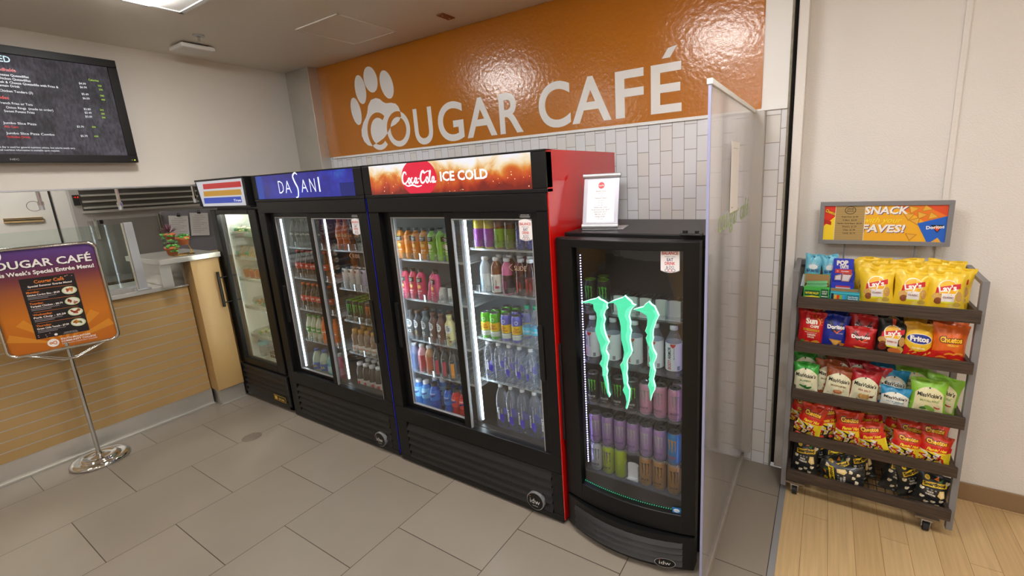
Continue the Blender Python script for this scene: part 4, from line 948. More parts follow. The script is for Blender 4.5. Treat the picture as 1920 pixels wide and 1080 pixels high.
pr = [rc(-.07, .036, .07, .243, P('#efecf0'), 1), el(0, .215, .0165, .0165, P('#d8454a'), 2)] + xf(cola_script(P('#f4d4d4')), 0, .215, .0065, dL=0)
for i, (s, h) in enumerate((('Bottled Water', .008), ('20oz - $2.29', .005), ('1L - $3.09', .005), ('Enhanced Water', .008), ('20oz - $3.49', .005), ('16oz - $3.09', .005), ('23oz - $4.19', .005), ('Bottled Soda - $2.49', .007), ('Bottled Sports Drink - $2.69', .007), ('Bottled Juice - $3.19', .007), ('Milk Pints - $2.59', .007), ('Energy Drinks', .008), ('16oz - $3.99', .005))):
    pr.append(tx(s, 0, .184 - i * .0112, h * .8, P('#4c4a50'), 2, b=.01))
art(pr, ff, .0004).obj('menu_card', mh)

# ================================================================== plexiglass divider
px = thing('plexiglass_divider', 'tall scuffed clear plastic divider between the claw cooler and the snack area', 'divider', (-.375, 0, 0))
MB().box(-.004, .004, 1.722, 2.85, .05, 2.182, M_plexi).obj('clear_sheet', px)
MB().box(-.005, .005, 1.715, 1.723, .05, 2.185, M_plexiedge).obj('polished_edge', px)
MB().box(-.010, .010, 1.712, 2.866, 2.18, 2.20, M_white).obj('top_cap', px, bevel=.002)
MB().box(-.012, .014, 1.712, 2.866, .004, .05, mat('worn_rail', '#b4aca2', .4, .5, var=(20, .2))).obj('bottom_rail', px, bevel=.002)
MB().box(-.012, .056, 2.80, 2.862, .10, 2.19, mat('post_grey', '#b5b0ab', .4, .2)).obj('wall_post', px, bevel=.003)
art([tx('cougar café', 2.295, 1.632, .105, P('#9ab37a', .5), 1, w=.80, b=.0, res=4)], f_right(.0045), .0005).obj('lettering', px)
for i, (y0, z0, y1, z1, x) in enumerate(((2.05, 1.70, 2.235, 1.995, -.012), (2.13, 1.692, 2.33, 2.005, .0055))):
    m = MB().box(-.375 + x, -.375 + x + .001, y0, y1, z0, z1, M_paper)
    art([rc(y0 + .03, z0 + .02, y0 + .07, z0 + .024, P('#8a888c'), 1), rc(y0 + .04, z1 - .03, y1 - .04, z1 - .027, P('#b5b3b6'), 1)], f_right(-.375 + x + .001), .0003, mb=m)
    tag(m.obj('notice_sheet'), ('hazy white notice sheet taped to the far side of the clear divider', 'crisp white notice sheet taped to the near face of the clear divider')[i], 'paper sheet', 'notice sheets on the divider')

# ================================================================== cans and bottles
def cn(c): return CLAWS_N
def norm_claws():
    out = []
    for C_ in CLAWS:
        q = C_[::2]
        out.append([((p[0] + .783), (p[1] - 1.06)) for p in q])
    return out
CLAWS_N = norm_claws()          # about .38 wide, .59 tall
def claw_art(m, y, h, L=1):
    s = h / .59; d = []
    for c in CLAWS_N: d += xf([pg(c, m, L)], 0, y, s)
    return d
def can(name, col, prims, r=.0335, h=.166, lid=None, metal=.35, rough=.3, cat='drink can'):
    b = MB()
    body = mat('can_' + name + col, col, rough, metal)
    b.lathe([(0, .004), (r * .72, .004), (r * .76, 0), (r * .86, .003), (r, .013), (r, h - .020), (r * .97, h - .014), (r * .84, h - .004)], [M_lip, M_lip, M_lip, body, body, body, body], n=22)
    art(prims, f_cyl(r + .0004), .0003, cut=.008, mb=b)
    t = MB(); lm = lid or M_lip
    t.lathe([(r * .84, h - .004), (r * .86, h), (r * .82, h), (r * .78, h - .006), (0, h - .006)], lm, n=22)
    t.cyl((0, -.006, h - .0055), (0, -.006, h - .0035), .009, M_lip, 10).cyl((0, .010, h - .0055), (0, .010, h - .0045), .007, P('#3a3c3e'), 8)
    return Kit(name, cat, b, [('can_lid', t)])
def energy(col, claw, name='energy_can', word='MONSTER', wc=None, lid=None, metal=.35, rough=.32, sub=None):
    wc = wc or claw
    pr = claw_art(P(claw, .3), .098, .078) + [tx(word, 0, .036, .012, P(wc, .3), 2, w=.044, b=.02)]
    pr += [tx(sub or 'ENERGY', 0, .024, .006, P(wc, .3), 2, w=.026)]
    return can(name, col, pr, lid=lid, metal=metal, rough=rough, cat='drink can')
def spin(prof, m, n=20): return MB().lathe(prof, m, n=n)
def bottle(name, prof, body_mat, cap_mat, cap_r, cap_h, label=None, label_prof=None, prims=(), cat='bottle', r_art=None, neck=None, liquid=None, eps=.0003):
    """prof: outline (r, z) from base to mouth; label_prof: outline of the sleeve; prims: print on the sleeve"""
    H = prof[-1][1]
    b = spin(prof, body_mat)
    parts = [('cap', MB().lathe([(prof[-1][0], H - cap_h * .45), (cap_r, H - cap_h * .4), (cap_r, H + cap_h * .5), (cap_r * .9, H + cap_h * .6), (0, H + cap_h * .6)], cap_mat, n=16))]
    if label_prof:
        l = MB().lathe(label_prof, label, n=22)
        if prims: art(prims, f_cyl(r_art or max(p[0] for p in label_prof)), eps, cut=.008, mb=l)
        parts.append(('label', l))
    elif prims:
        art(prims, f_cyl(r_art), eps, cut=.008, mb=b)
    if liquid: parts.append(('drink', MB().lathe(liquid[0], liquid[1], n=16)))
    return Kit(name, cat, b, parts)
def gl(name, col, rough=.18, coat=.3): return mat('drink_' + name, col, rough, coat=coat)
WHc, BKc = mat('white_cap', '#e4e6ea', .4), mat('black_cap', '#17181b', .4)

def juice(fruit, label_, top='#23302b', accent='#e8962a', cap=BKc):
    r = .0305
    p = [(0, 0), (r * .9, 0), (r, .006), (r, .045), (r * .93, .055), (r * .93, .075), (r, .085), (r, .112), (r * .95, .120), (r * .9, .130), (r, .142), (r * .95, .156), (r * .62, .172), (.0145, .178), (.0145, .190)]
    lp = [(r + .0005, .012), (r + .0006, .045), (r * .93 + .0008, .055), (r * .93 + .0008, .075), (r + .0006, .085), (r + .0006, .112), (r * .95 + .0008, .120), (r * .9 + .001, .130), (r + .0006, .142), (r * .95 + .001, .152)]
    pr = [pg([(-.024, .118), (.024, .118), (.024, .15), (.008, .145), (-.024, .15)], P(top), 1), tx('minute', 0, .134, .0075, P('#f2f2ee'), 3, w=.026, b=.02), tx('maid', 0, .124, .0075, P('#f2f2ee'), 3, w=.020, b=.02),
          pg([(-.014, .149), (0, .157), (.014, .150), (0, .152)], P('#6fc23a'), 2), el(0, .088, .016, .017, P(accent), 1), el(.003, .090, .010, .011, P('#f6d58a' if accent != '#f3e9d8' else '#fdf8ec'), 2), el(.010, .105, .006, .003, P('#3f8a2a'), 3, .5),
          tx(label_, 0, .055, .010, P('#fff4e0'), 3, w=.036, b=.02), tx('juice', 0, .042, .007, P('#fff4e0'), 3, w=.018)]
    return bottle('juice_bottle', p, gl('juice' + fruit, fruit), cap, .0165, .016, gl('juicelabel' + fruit, fruit, .3), lp, pr, r_art=r + .0012)
def shake(col, num, capc, numcol='#f2f2ee'):
    r = .0335; bm_ = gl('shake' + col, col, .28)
    p = [(0, 0), (r * .9, 0), (r, .006), (r, .05), (r * .96, .075), (r * .93, .10), (r, .125), (r * .98, .148), (r * .62, .168), (.0175, .176), (.0175, .198)]
    pr = [el(0, .118, .026, .029, P('#e9eaec'), 1), tx('CORE', 0, .119, .0105, P('#2c2d33'), 2, w=.036, b=.03), tx('POWER', 0, .106, .0095, P('#2c2d33'), 2, w=.036, b=.03), el(0, .137, .012, .0025, P('#2c2d33'), 2), tx(num, 0, .052, .022, P(numcol), 2, w=.036, b=.02), tx('g PROTEIN', 0, .04, .006, P(numcol), 2, w=.03), el(.016, .035, .008, .006, P('#b5482a'), 2)]
    return bottle('protein_shake_bottle', p, bm_, mat('shakecap' + capc, capc, .4), .0195, .018, prims=pr, r_art=r + .0006)
def sports(col, shoulder, cap, txt='#20222c', accent=None, name='sports_drink_bottle'):
    r = .0335
    p = [(0, 0), (r * .92, 0), (r, .008), (r, .05), (r * .94, .062), (r * .94, .095), (r, .106), (r, .135), (r * .97, .15), (r * .7, .175), (.018, .187), (.018, .200)]
    lp = [(r + .0005, .014), (r + .0005, .05), (r * .94 + .0006, .062), (r * .94 + .0006, .095), (r + .0005, .106), (r + .0005, .135)]
    sh = [(r + .0006, .135), (r * .97 + .0008, .15), (r * .72, .172)]
    pr = [tx('BODYARMOR', -.010, .072, .014, P(txt), 3, w=.105, rot=PI / 2, b=.02), rc(-.002 + .008, .02, .03, .125, P(accent or col), 1), tx('LYTE', .014, .14, .008, P(txt), 3, w=.02), el(0, .142, .012, .007, P(shoulder), 1)]
    b = bottle(name, p, gl('sport' + shoulder, shoulder), cap, .0195, .020, gl('sportlabel' + col, col, .3), lp, pr, r_art=r + .0012)
    return b
def power(col, lab, cap, word='ZERO', ltxt='#f4f4f6'):
    r = .0365
    p = [(0, 0), (r * .9, 0), (r, .008), (r, .04), (r * .9, .05), (r * .9, .068), (r, .08), (r, .11), (r * .98, .125), (r * .8, .16), (.020, .178), (.020, .188)]
    lp = [(r + .0006, .082), (r + .0006, .11), (r * .98 + .0008, .125), (r * .86 + .001, .152)]
    pr = [pg([(-.03, .10), (.03, .118), (.03, .128), (-.03, .112)], P('#2a4fae'), 1), tx('POWERADE', 0, .128, .010, P(ltxt), 3, w=.044, sh=.2, b=.02), tx(word, 0, .108, .011, P('#1c1f2a'), 3, w=.030, b=.02)]
    return bottle('sports_drink_bottle', p, gl('power' + col, col, .12), cap, .0215, .022, gl('powerlabel' + lab, lab, .3), lp, pr, r_art=r + .0014)
def vitamin(liq, lab, word='#f2f2f2', block=None):
    r = .0345
    p = [(0, 0), (r * .92, 0), (r, .006), (r, .115), (r * .96, .126), (r, .138), (r * .9, .16), (r * .6, .178), (.0165, .186), (.0165, .196)]
    lp = [(r + .0005, .008), (r + .0005, .112)]
    pr = [tx('vitamin', -.009, .058, .016, P(word), 3, w=.085, rot=PI / 2, b=.02), tx('water', .011, .058, .012, P(word), 3, w=.05, rot=PI / 2)]
    if block: pr += [rc(-.03, .10, .03, .112, P('#e9e7e2'), 1), rc(0, .03, .024, .045, P(block), 2)]
    return bottle('vitamin_drink_bottle', p, gl('vit' + liq, liq, .12), WHc, .0195, .020, gl('vitlabel' + lab, lab, .3), lp, pr, r_art=r + .0006)
def smart(h, r, txt_z=.4):
    p = [(0, .006), (r * .6, .002), (r * .9, 0), (r, .008), (r, h * .62), (r * .95, h * .72), (r * .78, h * .82), (r * .45, h * .90), (.0125, h * .925), (.0125, h * .955)]
    pr = [el(.008, h * .34, r * .42, h * .085, P('#4a3fc8', .3), 1), el(.014, h * .26, r * .22, h * .035, P('#5a50d4', .3), 1), tx('smart', -.006, h * .43, r * .44, P('#f2f2fa', .3), 3, w=h * .26, rot=PI / 2, b=.03), tx('water', .012, h * .47, r * .22, P('#f2f2fa', .3), 3, w=h * .11, rot=PI / 2),
          el(-.012, h * .16, r * .2, h * .02, P('#4a3fc8', .3), 1)]
    pr += [rc(r * 2.7, h * .27, r * 3.4, h * .40, P('#5a52c8', .35), 1)]
    return bottle('water_bottle', p, M_clear2, WHc, .0145, .018, prims=pr, r_art=r + .0004)
def topo(col, mid='#e8c21a'):
    pr = [rc(-.06, .055, .06, .105, P(mid, .3), 1), tx('Topo', 0, .084, .012, P('#b5301e', .3), 3, w=.03, sh=.2, b=.02), tx('Chico', 0, .066, .015, P('#b5301e', .3), 3, w=.046, sh=.2, b=.02), el(0, .125, .011, .011, P('#dfe6e2', .3), 2), el(0, .125, .008, .008, P(col, .3), 3), rc(-.06, .022, .06, .052, P('#d9e2d4', .3), 1)]
    return can('seltzer_can', col, pr, r=.031, h=.163)
def soda(col, lab, cap, word, wcol='#f4f0ea', name='soda_bottle'):
    r = .0335
    p = [(0, 0), (r * .85, 0), (r, .012), (r * .97, .04), (r * .86, .055), (r * .9, .075), (r, .09), (r, .125), (r * .9, .15), (r * .55, .185), (.0135, .205), (.0135, .215)]
    lp = [(r * .9 + .0008, .078), (r + .0006, .09), (r + .0006, .125)]
    pr = xf(cola_script(P(wcol)), 0, .106, .0118) if word == 'cola' else [tx(word, 0, .098, .017, P(wcol), 3, w=.05, sh=.15, b=.03)]
    return bottle(name, p, gl('soda' + col, col, .12), cap, .0155, .016, gl('sodalabel' + lab, lab, .3), lp, pr, r_art=r + .0012)

def lay(kits, xs, y, z, label, group, scale=None, tilt=None, turn=None):
    """one bottle per lane; kits and label parts may vary along the row"""
    for i, x in enumerate(xs):
        k = kits[i % len(kits)] if isinstance(kits, list) else kits
        lb = label(i) if callable(label) else label.format(ORD[i])
        k.put(lb, (x, y, z), (0, (tilt or {}).get(i, 0), (turn or {}).get(i, random.uniform(-.25, .25))), group, scale)
def back(kits, xs, y, z, label, group):
    for i, x in enumerate(xs):
        k = kits[i % len(kits)] if isinstance(kits, list) else kits
        k.put(label.format(ORD[i]), (x, y, z), (0, 0, random.uniform(-.4, .4)), group, .95 if 'sports' in group or 'shakes' in group else None)
FROM = 'from the counter end'
# ---- claw cooler
green_lid = mat('green_can_lid', '#7bbf1e', .28, .7)
e_black = energy('#101211', '#59c92a', lid=None, wc='#c9cfc9'); e_blackg = energy('#111311', '#4fbf2a', lid=green_lid, wc='#c9cfc9')
e_pink = energy('#d59ab4', '#8f8f86', wc='#7d5f6f'); e_purple = energy('#a88bbd', '#b3b8a6', wc='#6f5a86'); e_blue = energy('#2f8fd0', '#e8a020', word='JUICE', wc='#e05a2a')
e_silver = energy('#d3d8dd', '#77808a', wc='#3f4650'); e_lime = energy('#b4d12a', '#6a3f6a', word='JUICE', wc='#3f2f4a'); e_tan = energy('#b98a4a', '#3a2a1c', word='JAVA', wc='#3a2a1c', sub='MONSTER')
yM = 1.84 + .085 + .045
for i, (x, dy) in enumerate(((-.997, 0), (-.925, 0))): e_blackg.put('black energy can with green lid, %s of the front pair on the top shelf' % ORD[i], (x, yM, 1.216), (0, 0, (-.1, .1)[i]), 'green-lidded cans on the top shelf')
e_blackg.put('black energy can with green lid standing behind the front pair on the top shelf', (-.96, yM + .075, 1.216), (0, 0, .5), 'green-lidded cans on the top shelf')
m = MB(); n = 10
def pusher_kit(name, mm):
    b = MB(); b.box(-.031, .031, -.02, .02, 0, .006, mm)
    pts = [(.030 * math.sin(a), .030 * math.cos(a) * .55 - .012) for a in [R(-80 + 160 * k / 10) for k in range(11)]]
    b.add([(p[0], p[1], .006) for p in pts] + [(p[0], p[1], .092) for p in pts] + [(p[0], p[1] + .004, .092) for p in pts] + [(p[0], p[1] + .004, .006) for p in pts], [(i + 11 * q, i + 1 + 11 * q, i + 1 + 11 * (q + 1), i + 11 * (q + 1)) for i in range(10) for q in range(3)], mm)
    s = MB(); s.box(-.036, -.033, -.03, .06, .0, .095, M_clear); s.box(.033, .036, -.03, .06, .0, .095, M_clear)
    return Kit(name, 'pusher', b, [('side_guide', s)])
push = pusher_kit('lane_pusher', mat('pusher_white', '#dfe2de', .5))
lay(push, [-.838, -.770, -.703, -.626, -.566], yM - .005, 1.216, 'white pusher in an empty lane, {} from the cans on the claw cooler top shelf', 'white pushers on the top shelf', turn={i: 0 for i in range(9)})
r = .0385
armor = bottle('sport_water_bottle', [(0, 0), (r * .9, 0), (r, .008), (r, .15), (r * .92, .175), (r * .6, .205), (.017, .22), (.017, .232)], M_clear2, WHc, .0185, .02, P('#e3e6ea', .35), [(r + .0005, .03), (r + .0005, .165)],
               [tx('BODY', -.009, .062, .017, P('#c22a22'), 3, w=.048, rot=PI / 2, b=.02), tx('ARMOR', -.009, .118, .017, P('#23242a'), 3, w=.06, rot=PI / 2, b=.02), tx('SportWater', .008, .118, .008, P('#4a4c52'), 3, w=.06, rot=PI / 2), pg([(-.014, .163), (.014, .163), (.010, .152), (0, .144), (-.010, .152)], P('#c22a22'), 3), rc(.02, .035, .034, .055, P('#8c8f96'), 2)], r_art=r + .0008)
lay(armor, [-.993, -.880, -.765, -.660, -.572], yM, .946, 'clear sport water bottle with white label, {} ' + FROM + ' in the claw cooler', 'sport water bottles in the claw cooler')
lay([e_black] * 4 + [e_pink] * 3, lanM[:], yM, .711, lambda i: ('black energy can with green claws, %s from the handle side, third shelf up' % ORD[i]) if i < 4 else ('pink energy can with grey claws, %s of three on the third shelf up' % ORD[i - 4]), 'energy cans on the middle shelf')
e_pink.put('pink energy can showing only its top behind the front row of pink cans', (lanM[6], yM + .07, .711), (0, 0, 0), 'energy cans on the middle shelf')
lay([e_purple] * 6 + [e_blue], [-.926 - .07 + .0715 * k for k in range(7)], yM, .477, lambda i: 'purple energy can with pale claws, %s from the handle side, second shelf up' % ORD[i] if i < 6 else 'bright blue juice energy can with orange claws beside the purple cans', 'energy cans on the second shelf')
bt = [(-.994, e_silver, 'silver-white energy can with grey claws on the claw cooler floor'), (-.924, e_lime, 'lime green juice energy can with purple claws turned to the front'), (-.853, e_lime, 'lime green juice energy can turned to show its busy side panel'), (-.714, e_tan, 'tan coffee energy can beside the empty white pusher'), (-.643, e_tan, 'tan coffee energy can in the middle of the three'), (-.566, e_tan, 'tan coffee energy can next to the door hinge')]
for x, k, lb in bt: k.put(lb, (x, yM, .308), (0, 0, 2.2 if 'busy' in lb else random.uniform(-.15, .15)), 'energy cans on the cooler floor')
push.put('white pusher in the empty lane between lime and tan cans', (-.782, yM, .308))

# ---- red-sided cooler, bay nearer the counter
yC = 1.816 + .115 + .044
j_or = juice('#e08a1e', 'ORANGE', accent='#f0a02a'); j_ap = juice('#7fc33a', 'APPLE', accent='#f3e9d8'); j_be = juice('#d0486a', 'BERRY', accent='#e85a2a'); j_st = juice('#cf3f74', 'PUNCH', accent='#f07a3a')
lay([j_or] * 4 + [j_ap] * 3, lanL, yC, LZ[0] + .002, lambda i: 'orange juice bottle, %s of four on the red-sided cooler top shelf' % ORD[i] if i < 4 else 'green apple juice bottle, %s of three on the red-sided cooler top shelf' % ORD[i - 4], 'juice bottles on the top shelf', turn={1: 1.7, 5: 1.5})
lay([j_be, j_be, j_st, j_st, j_st], lanL[:3] + [lanL[3] + .005, lanL[4] - .022], yC, LZ[1] + .002, 'pink berry juice bottle, {} ' + FROM + ' on the second shelf', 'berry juice bottles', tilt={3: R(12), 4: R(6)}, turn={3: 1.2})
lay(push, [lanL[5] - .03, lanL[6] - .02], yC, LZ[1] + .002, 'white pusher in an empty lane, {} beside the berry juice', 'white pushers beside the berry juice', turn={0: 0, 1: 0})
s1 = shake('#5b5f62', '42', '#6a6e70'); s2 = shake('#474b52', '42', '#5f5348', '#c9a85a'); s3 = shake('#5d6d77', '42', '#5d6d77'); s4 = shake('#6b4a40', '26', '#6b4a40'); s5 = shake('#d9cf92', '26', '#d9cf92', '#3b3a2a')
lay([s1, s2, s3, s4, s4, s5], lanL[:6], yC, LZ[2] + .002, lambda i: ('grey shake bottle at the shelf end nearest the counter', 'dark grey shake bottle with gold lettering', 'blue-grey shake bottle with a red fruit mark', 'brown shake bottle beside the blue-grey one', 'brown shake bottle beside the pale yellow one', 'pale yellow shake bottle partly hidden by the door frame')[i], 'protein shakes on the third shelf', .97)
back([s2, s1, s3, s4, s4], lanL[1:6], yC + .08, LZ[2] + .002, 'shake bottle in the back row, {} ' + FROM + ', cap showing', 'protein shakes in the back row')
d1 = sports('#5f78a8', '#8a92b8', WHc, '#23283a'); d2 = sports('#b5404a', '#d8a8b4', WHc, '#d8a8b4'); d3 = sports('#c46a4a', '#c99a72', WHc, '#3a2a20'); d4 = sports('#2f3338', '#2b2f33', BKc, '#d8d8d8', '#c23a52'); d5 = sports('#2f3338', '#2b2f33', BKc, '#d8d8d8', '#e8982a')
lay([d1, d2, d3, d4, d4, d5], lanL[:6], yC, LZ[3] + .002, lambda i: ('blue sports drink with white cap at the counter end of the fourth shelf', 'red and pink sports drink with a white cap', 'orange-tan sports drink with a white cap', 'black sports drink with pink panel beside the orange-tan one', 'black sports drink with pink panel next to the amber one', 'black sports drink with amber panel cut by the door frame')[i], 'sports drinks on the fourth shelf', .95)
back([d1, d2, d3, d4], lanL[1:5], yC + .08, LZ[3] + .002, 'sports drink in the back row of the fourth shelf, {} ' + FROM, 'sports drinks in the back row')
w1 = power('#3a86d8', '#7cc4e8', WHc); w2 = power('#1f58c0', '#2f7ae0', BKc); w3 = power('#c8201c', '#e03a30', BKc, 'FRUIT')
lay([w1, w1, w2, w2, w3, w3], [lanL[0], lanL[1], lanL[2] + .008, lanL[4] - .003, lanL[5] - .005, lanL[6] - .01], yC, .362, lambda i: ('pale blue zero sports drink with white cap nearest the counter', 'pale blue zero sports drink with white cap, label to the front', 'deep blue sports drink with black cap beside the pale blue pair', 'deep blue sports drink with black cap beside the red one', 'red fruit sports drink with black cap', 'red fruit sports drink hidden by the door frame')[i], 'sports drinks on the cooler floor')
back([w1, w1, w2, w2, w2], [lanL[1], lanL[2], lanL[3], lanL[4], lanL[5]], yC + .085, .362, 'sports drink at the back of the cooler floor, {} ' + FROM, 'sports drinks at the back of the floor')
# bay nearer the red wall
v1 = vitamin('#d8c22a', '#a03ab8', '#e6c8ee'); v2 = vitamin('#8a4a22', '#8fc72a', '#2f4a1a'); v3 = vitamin('#5a2a18', '#5a7a1a', '#e8e0c8'); v4 = vitamin('#1d2f5a', '#1f3f9a', '#c8d4f0')
lay([v1, v1, v2, v3, v4, v4], lanR + [-1.345], yC, RZ[0] + .002, lambda i: ('yellow vitamin drink with purple label beside the light bar', 'yellow vitamin drink with purple label beside the brown one', 'brown vitamin drink with lime green label', 'dark brown vitamin drink with olive label', 'dark blue vitamin drink behind the white door sticker', 'dark blue vitamin drink cut by the door frame')[i], 'vitamin drinks on the upper shelf')
u1 = vitamin('#b9c6d2', '#d5dde2', '#5fb4d8', None); u2 = vitamin('#7a4a36', '#e2dfda', '#2a2a2a', '#c83a7a'); u3 = vitamin('#c86a96', '#3a2a34', '#d8307a'); u4 = vitamin('#4a1f2a', '#3a2020', '#e8452a'); u5 = vitamin('#3a1420', '#5a1c1c', '#f0402a')
lay([u1, u2, u3, u4, u5], [-1.68, -1.600, -1.522, -1.425, -1.364], yC, RZ[1] + .002, lambda i: ('milky clear vitamin drink with pale blue label', 'brown vitamin drink with white label and pink mark', 'pink vitamin drink with dark label', 'dark red vitamin drink with orange lettering beside the pink one', 'dark red vitamin drink with orange lettering by the door frame')[i], 'vitamin drinks on the second shelf')
back([u1, u2, u3, u4, u4], [-1.64, -1.565, -1.49, -1.42, -1.35], yC + .085, RZ[1] + .002, 'white-capped vitamin drink in the back row, {} ' + FROM, 'vitamin drinks in the back row')
back([u1, u3, u4, u5], [-1.60, -1.52, -1.44, -1.37], yC + .165, RZ[1] + .002, 'white-capped vitamin drink in the deepest row, {} ' + FROM, 'vitamin drinks in the deepest row')
t1 = topo('#5fbf2a'); t2 = topo('#6a6ac8')
lay([t1, t1, t2, t2], [-1.71, -1.642, -1.558, -1.483], yC, RZ[2] + .002, lambda i: ('green and yellow seltzer can beside the light bar', 'green and yellow seltzer can beside the violet one', 'violet and yellow seltzer can beside the green ones', 'violet and yellow seltzer can beside the water bottle')[i], 'seltzer cans in the front row', turn={3: .5})
back([t1, t1, t2, t2], [-1.69, -1.615, -1.54, -1.47], yC + .075, RZ[2] + .002, 'seltzer can in the second row, {} ' + FROM, 'seltzer cans in the second row')
back([t1, t1], [-1.66, -1.59], yC + .15, RZ[2] + .002, 'green seltzer can in the third row, {} ' + FROM, 'seltzer cans in the third row')
r = .0335
das = bottle('water_bottle', [(0, .004), (r * .9, 0), (r, .01), (r * .96, .05), (r, .07), (r, .11), (r * .9, .15), (r * .5, .195), (.013, .212), (.013, .222)], M_clear2, mat('green_cap', '#1f9a74', .4), .0155, .02, P('#4fc0e0', .35), [(r + .0006, .07), (r + .0006, .11)], [tx('DASANI', 0, .082, .014, P('#f2f8fc'), 3, w=.05)], r_art=r + .001)
lay(das, [-1.404, -1.347], yC, RZ[2] + .002, lambda i: 'clear water bottle with green cap and cyan label ' + ('beside the violet cans', 'cut by the door frame')[i], 'green-capped water bottles')
back(das, [-1.365], yC + .08, RZ[2] + .002, 'clear water bottle with green cap standing {} in the back row', 'green-capped water bottles in the back row')
sm = smart(.245, .0335); bg = smart(.314, .0385)
lay(sm, [-1.714, -1.632, -1.553, -1.476, -1.40], yC, RZ[3] + .002, 'small clear water bottle with violet print, {} ' + FROM + ', fourth shelf', 'small water bottles in front', turn={0: .7, 1: -1.1, 4: -.6})
back(sm, [-1.675, -1.595, -1.515, -1.44], yC + .085, RZ[3] + .002, 'small clear water bottle in the back row, {} ' + FROM, 'small water bottles behind')
lay(bg, [-1.640, -1.563, -1.479, -1.394, -1.325], yC, .362, 'tall clear water bottle with violet print, {} ' + FROM + ' on the floor', 'tall water bottles in front', turn={0: .3, 1: .2, 2: .1, 3: 0, 4: .4})
back(bg, [-1.60, -1.52, -1.44, -1.36], yC + .09, .362, 'tall clear water bottle in the back row, {} ' + FROM + ' on the floor', 'tall water bottles behind')

# ---- blue-sided cooler
cap_r = mat('red_cap', '#c02818', .4); cap_o = mat('orange_cap', '#d8641c', .4); cap_g = mat('green_soda_cap', '#3a9a3a', .4); cap_k = BKc; cap_t = mat('tan_cap', '#c9964a', .45)
yD = 1.826 + .115 + .044
c_z = soda('#1c0f0a', '#1b1b1c', BKc, 'cola', '#e0d8d0'); c_d = soda('#22120b', '#b8321c', cap_r, 'cola'); c_r = soda('#2a160c', '#c8321c', cap_o, 'cola'); c_x = soda('#3a2416', '#c9622a', cap_o, 'Peach'); c_l = soda('#b9bfa8', '#3f9a3a', cap_g, 'lite'); c_o = soda('#d8641a', '#e8742a', cap_o, 'Orange')
lay(c_z, lanL2[:6], yD, LZ2[0] + .002, 'dark soda bottle with black label, {} ' + FROM + ' on the top shelf', 'black-label sodas')
lay(c_d, lanL2[:6], yD, LZ2[1] + .002, 'dark cola bottle with red label, {} ' + FROM + ' on the second shelf', 'red-label colas on the second shelf')
lay([c_r] * 6, lanL2[:6], yD, LZ2[2] + .002, 'brown cola bottle with orange cap, {} ' + FROM + ' on the third shelf', 'orange-capped colas on the third shelf')
lay([c_l, c_l, c_l, c_o, c_o, c_o], lanL2[:6], yD, LZ2[3] + .002, lambda i: 'clear soda with green label, %s of three on the fourth shelf' % ORD[i] if i < 3 else 'orange soda bottle, %s of three on the fourth shelf' % ORD[i - 3], 'sodas on the fourth shelf')
r = .046
jug = bottle('large_drink_bottle', [(0, 0), (r * .92, 0), (r, .01), (r, .11), (r * .94, .14), (r * .6, .185), (.018, .20), (.018, .21)], gl('jug', '#a8b49a', .15), mat('blue_cap', '#2a5ab8', .4), .021, .02, P('#3a62b8', .35), [(r + .0006, .05), (r + .0006, .11)], [tx('TEA', 0, .07, .022, P('#e8d84a'), 3, w=.05, b=.02)], r_art=r + .001)
jug_p = bottle('large_drink_bottle', [(0, 0), (r * .92, 0), (r, .01), (r, .11), (r * .94, .14), (r * .6, .185), (.018, .20), (.018, .21)], gl('jugp', '#c0486a', .15), WHc, .021, .02, P('#d87a9a', .35), [(r + .0006, .05), (r + .0006, .11)], [tx('PINK', 0, .07, .020, P('#fff0f4'), 3, w=.05, b=.02)], r_art=r + .001)
jug_t = bottle('large_drink_bottle', [(0, 0), (r * .92, 0), (r, .01), (r, .11), (r * .94, .14), (r * .6, .185), (.018, .20), (.018, .21)], gl('jugt', '#5fa8a8', .15), WHc, .021, .02, P('#9fd0d0', .35), [(r + .0006, .05), (r + .0006, .11)], [tx('ICED', 0, .07, .020, P('#e8f4f4'), 3, w=.05, b=.02)], r_art=r + .001)
lay([jug, jug, jug_t, jug_p], [-3.62, -3.515, -3.41, -3.31], yD + .01, .362, lambda i: ('large pale green drink bottle with blue label nearest the light bar', 'large pale green drink bottle with blue label beside the teal one', 'large teal drink bottle on the floor of the blue-sided cooler', 'large pink drink bottle on the floor of the blue-sided cooler')[i], 'large bottles on the cooler floor')
t_or = soda('#c8601c', '#d8762a', cap_o, 'GOLD', '#fff0d0', 'tea_bottle'); t_bk = soda('#1a1512', '#1d1a18', BKc, 'BLACK', '#d88a2a', 'tea_bottle'); t_gr = soda('#6a5a20', '#8fc72a', BKc, 'GREEN', '#2a3a10', 'tea_bottle')
lay([t_or, t_or, t_bk, t_bk, t_gr], lanR2[:5], yD, RZ2[0] + .002, lambda i: ('orange tea bottle nearest the light bar on the upper shelf', 'orange tea bottle beside the black one', 'black tea bottle beside the orange pair', 'black tea bottle beside the green-label one', 'tea bottle with a lime green label under the door sticker')[i], 'tea bottles on the upper shelf')
slim = can('slim_can', '#c8c6c4', [tx('CELSIUS', 0, .085, .013, P('#4a4a4c'), 2, w=.07, rot=PI / 2, b=.02), el(0, .135, .012, .010, P('#3a3a3c'), 1)], r=.0295, h=.155)
slim_v = can('slim_can', '#a8a2c0', [tx('CELSIUS', 0, .085, .013, P('#3f3a5c'), 2, w=.07, rot=PI / 2, b=.02), el(0, .135, .012, .010, P('#3a3a3c'), 1)], r=.0295, h=.155)
lay([slim, slim, slim, slim_v], lanR2[:4], yD, RZ2[1] + .002, lambda i: 'pale silver slim can, %s of three in the blue-sided cooler' % ORD[i] if i < 3 else 'lilac slim can beside the silver ones', 'slim cans')
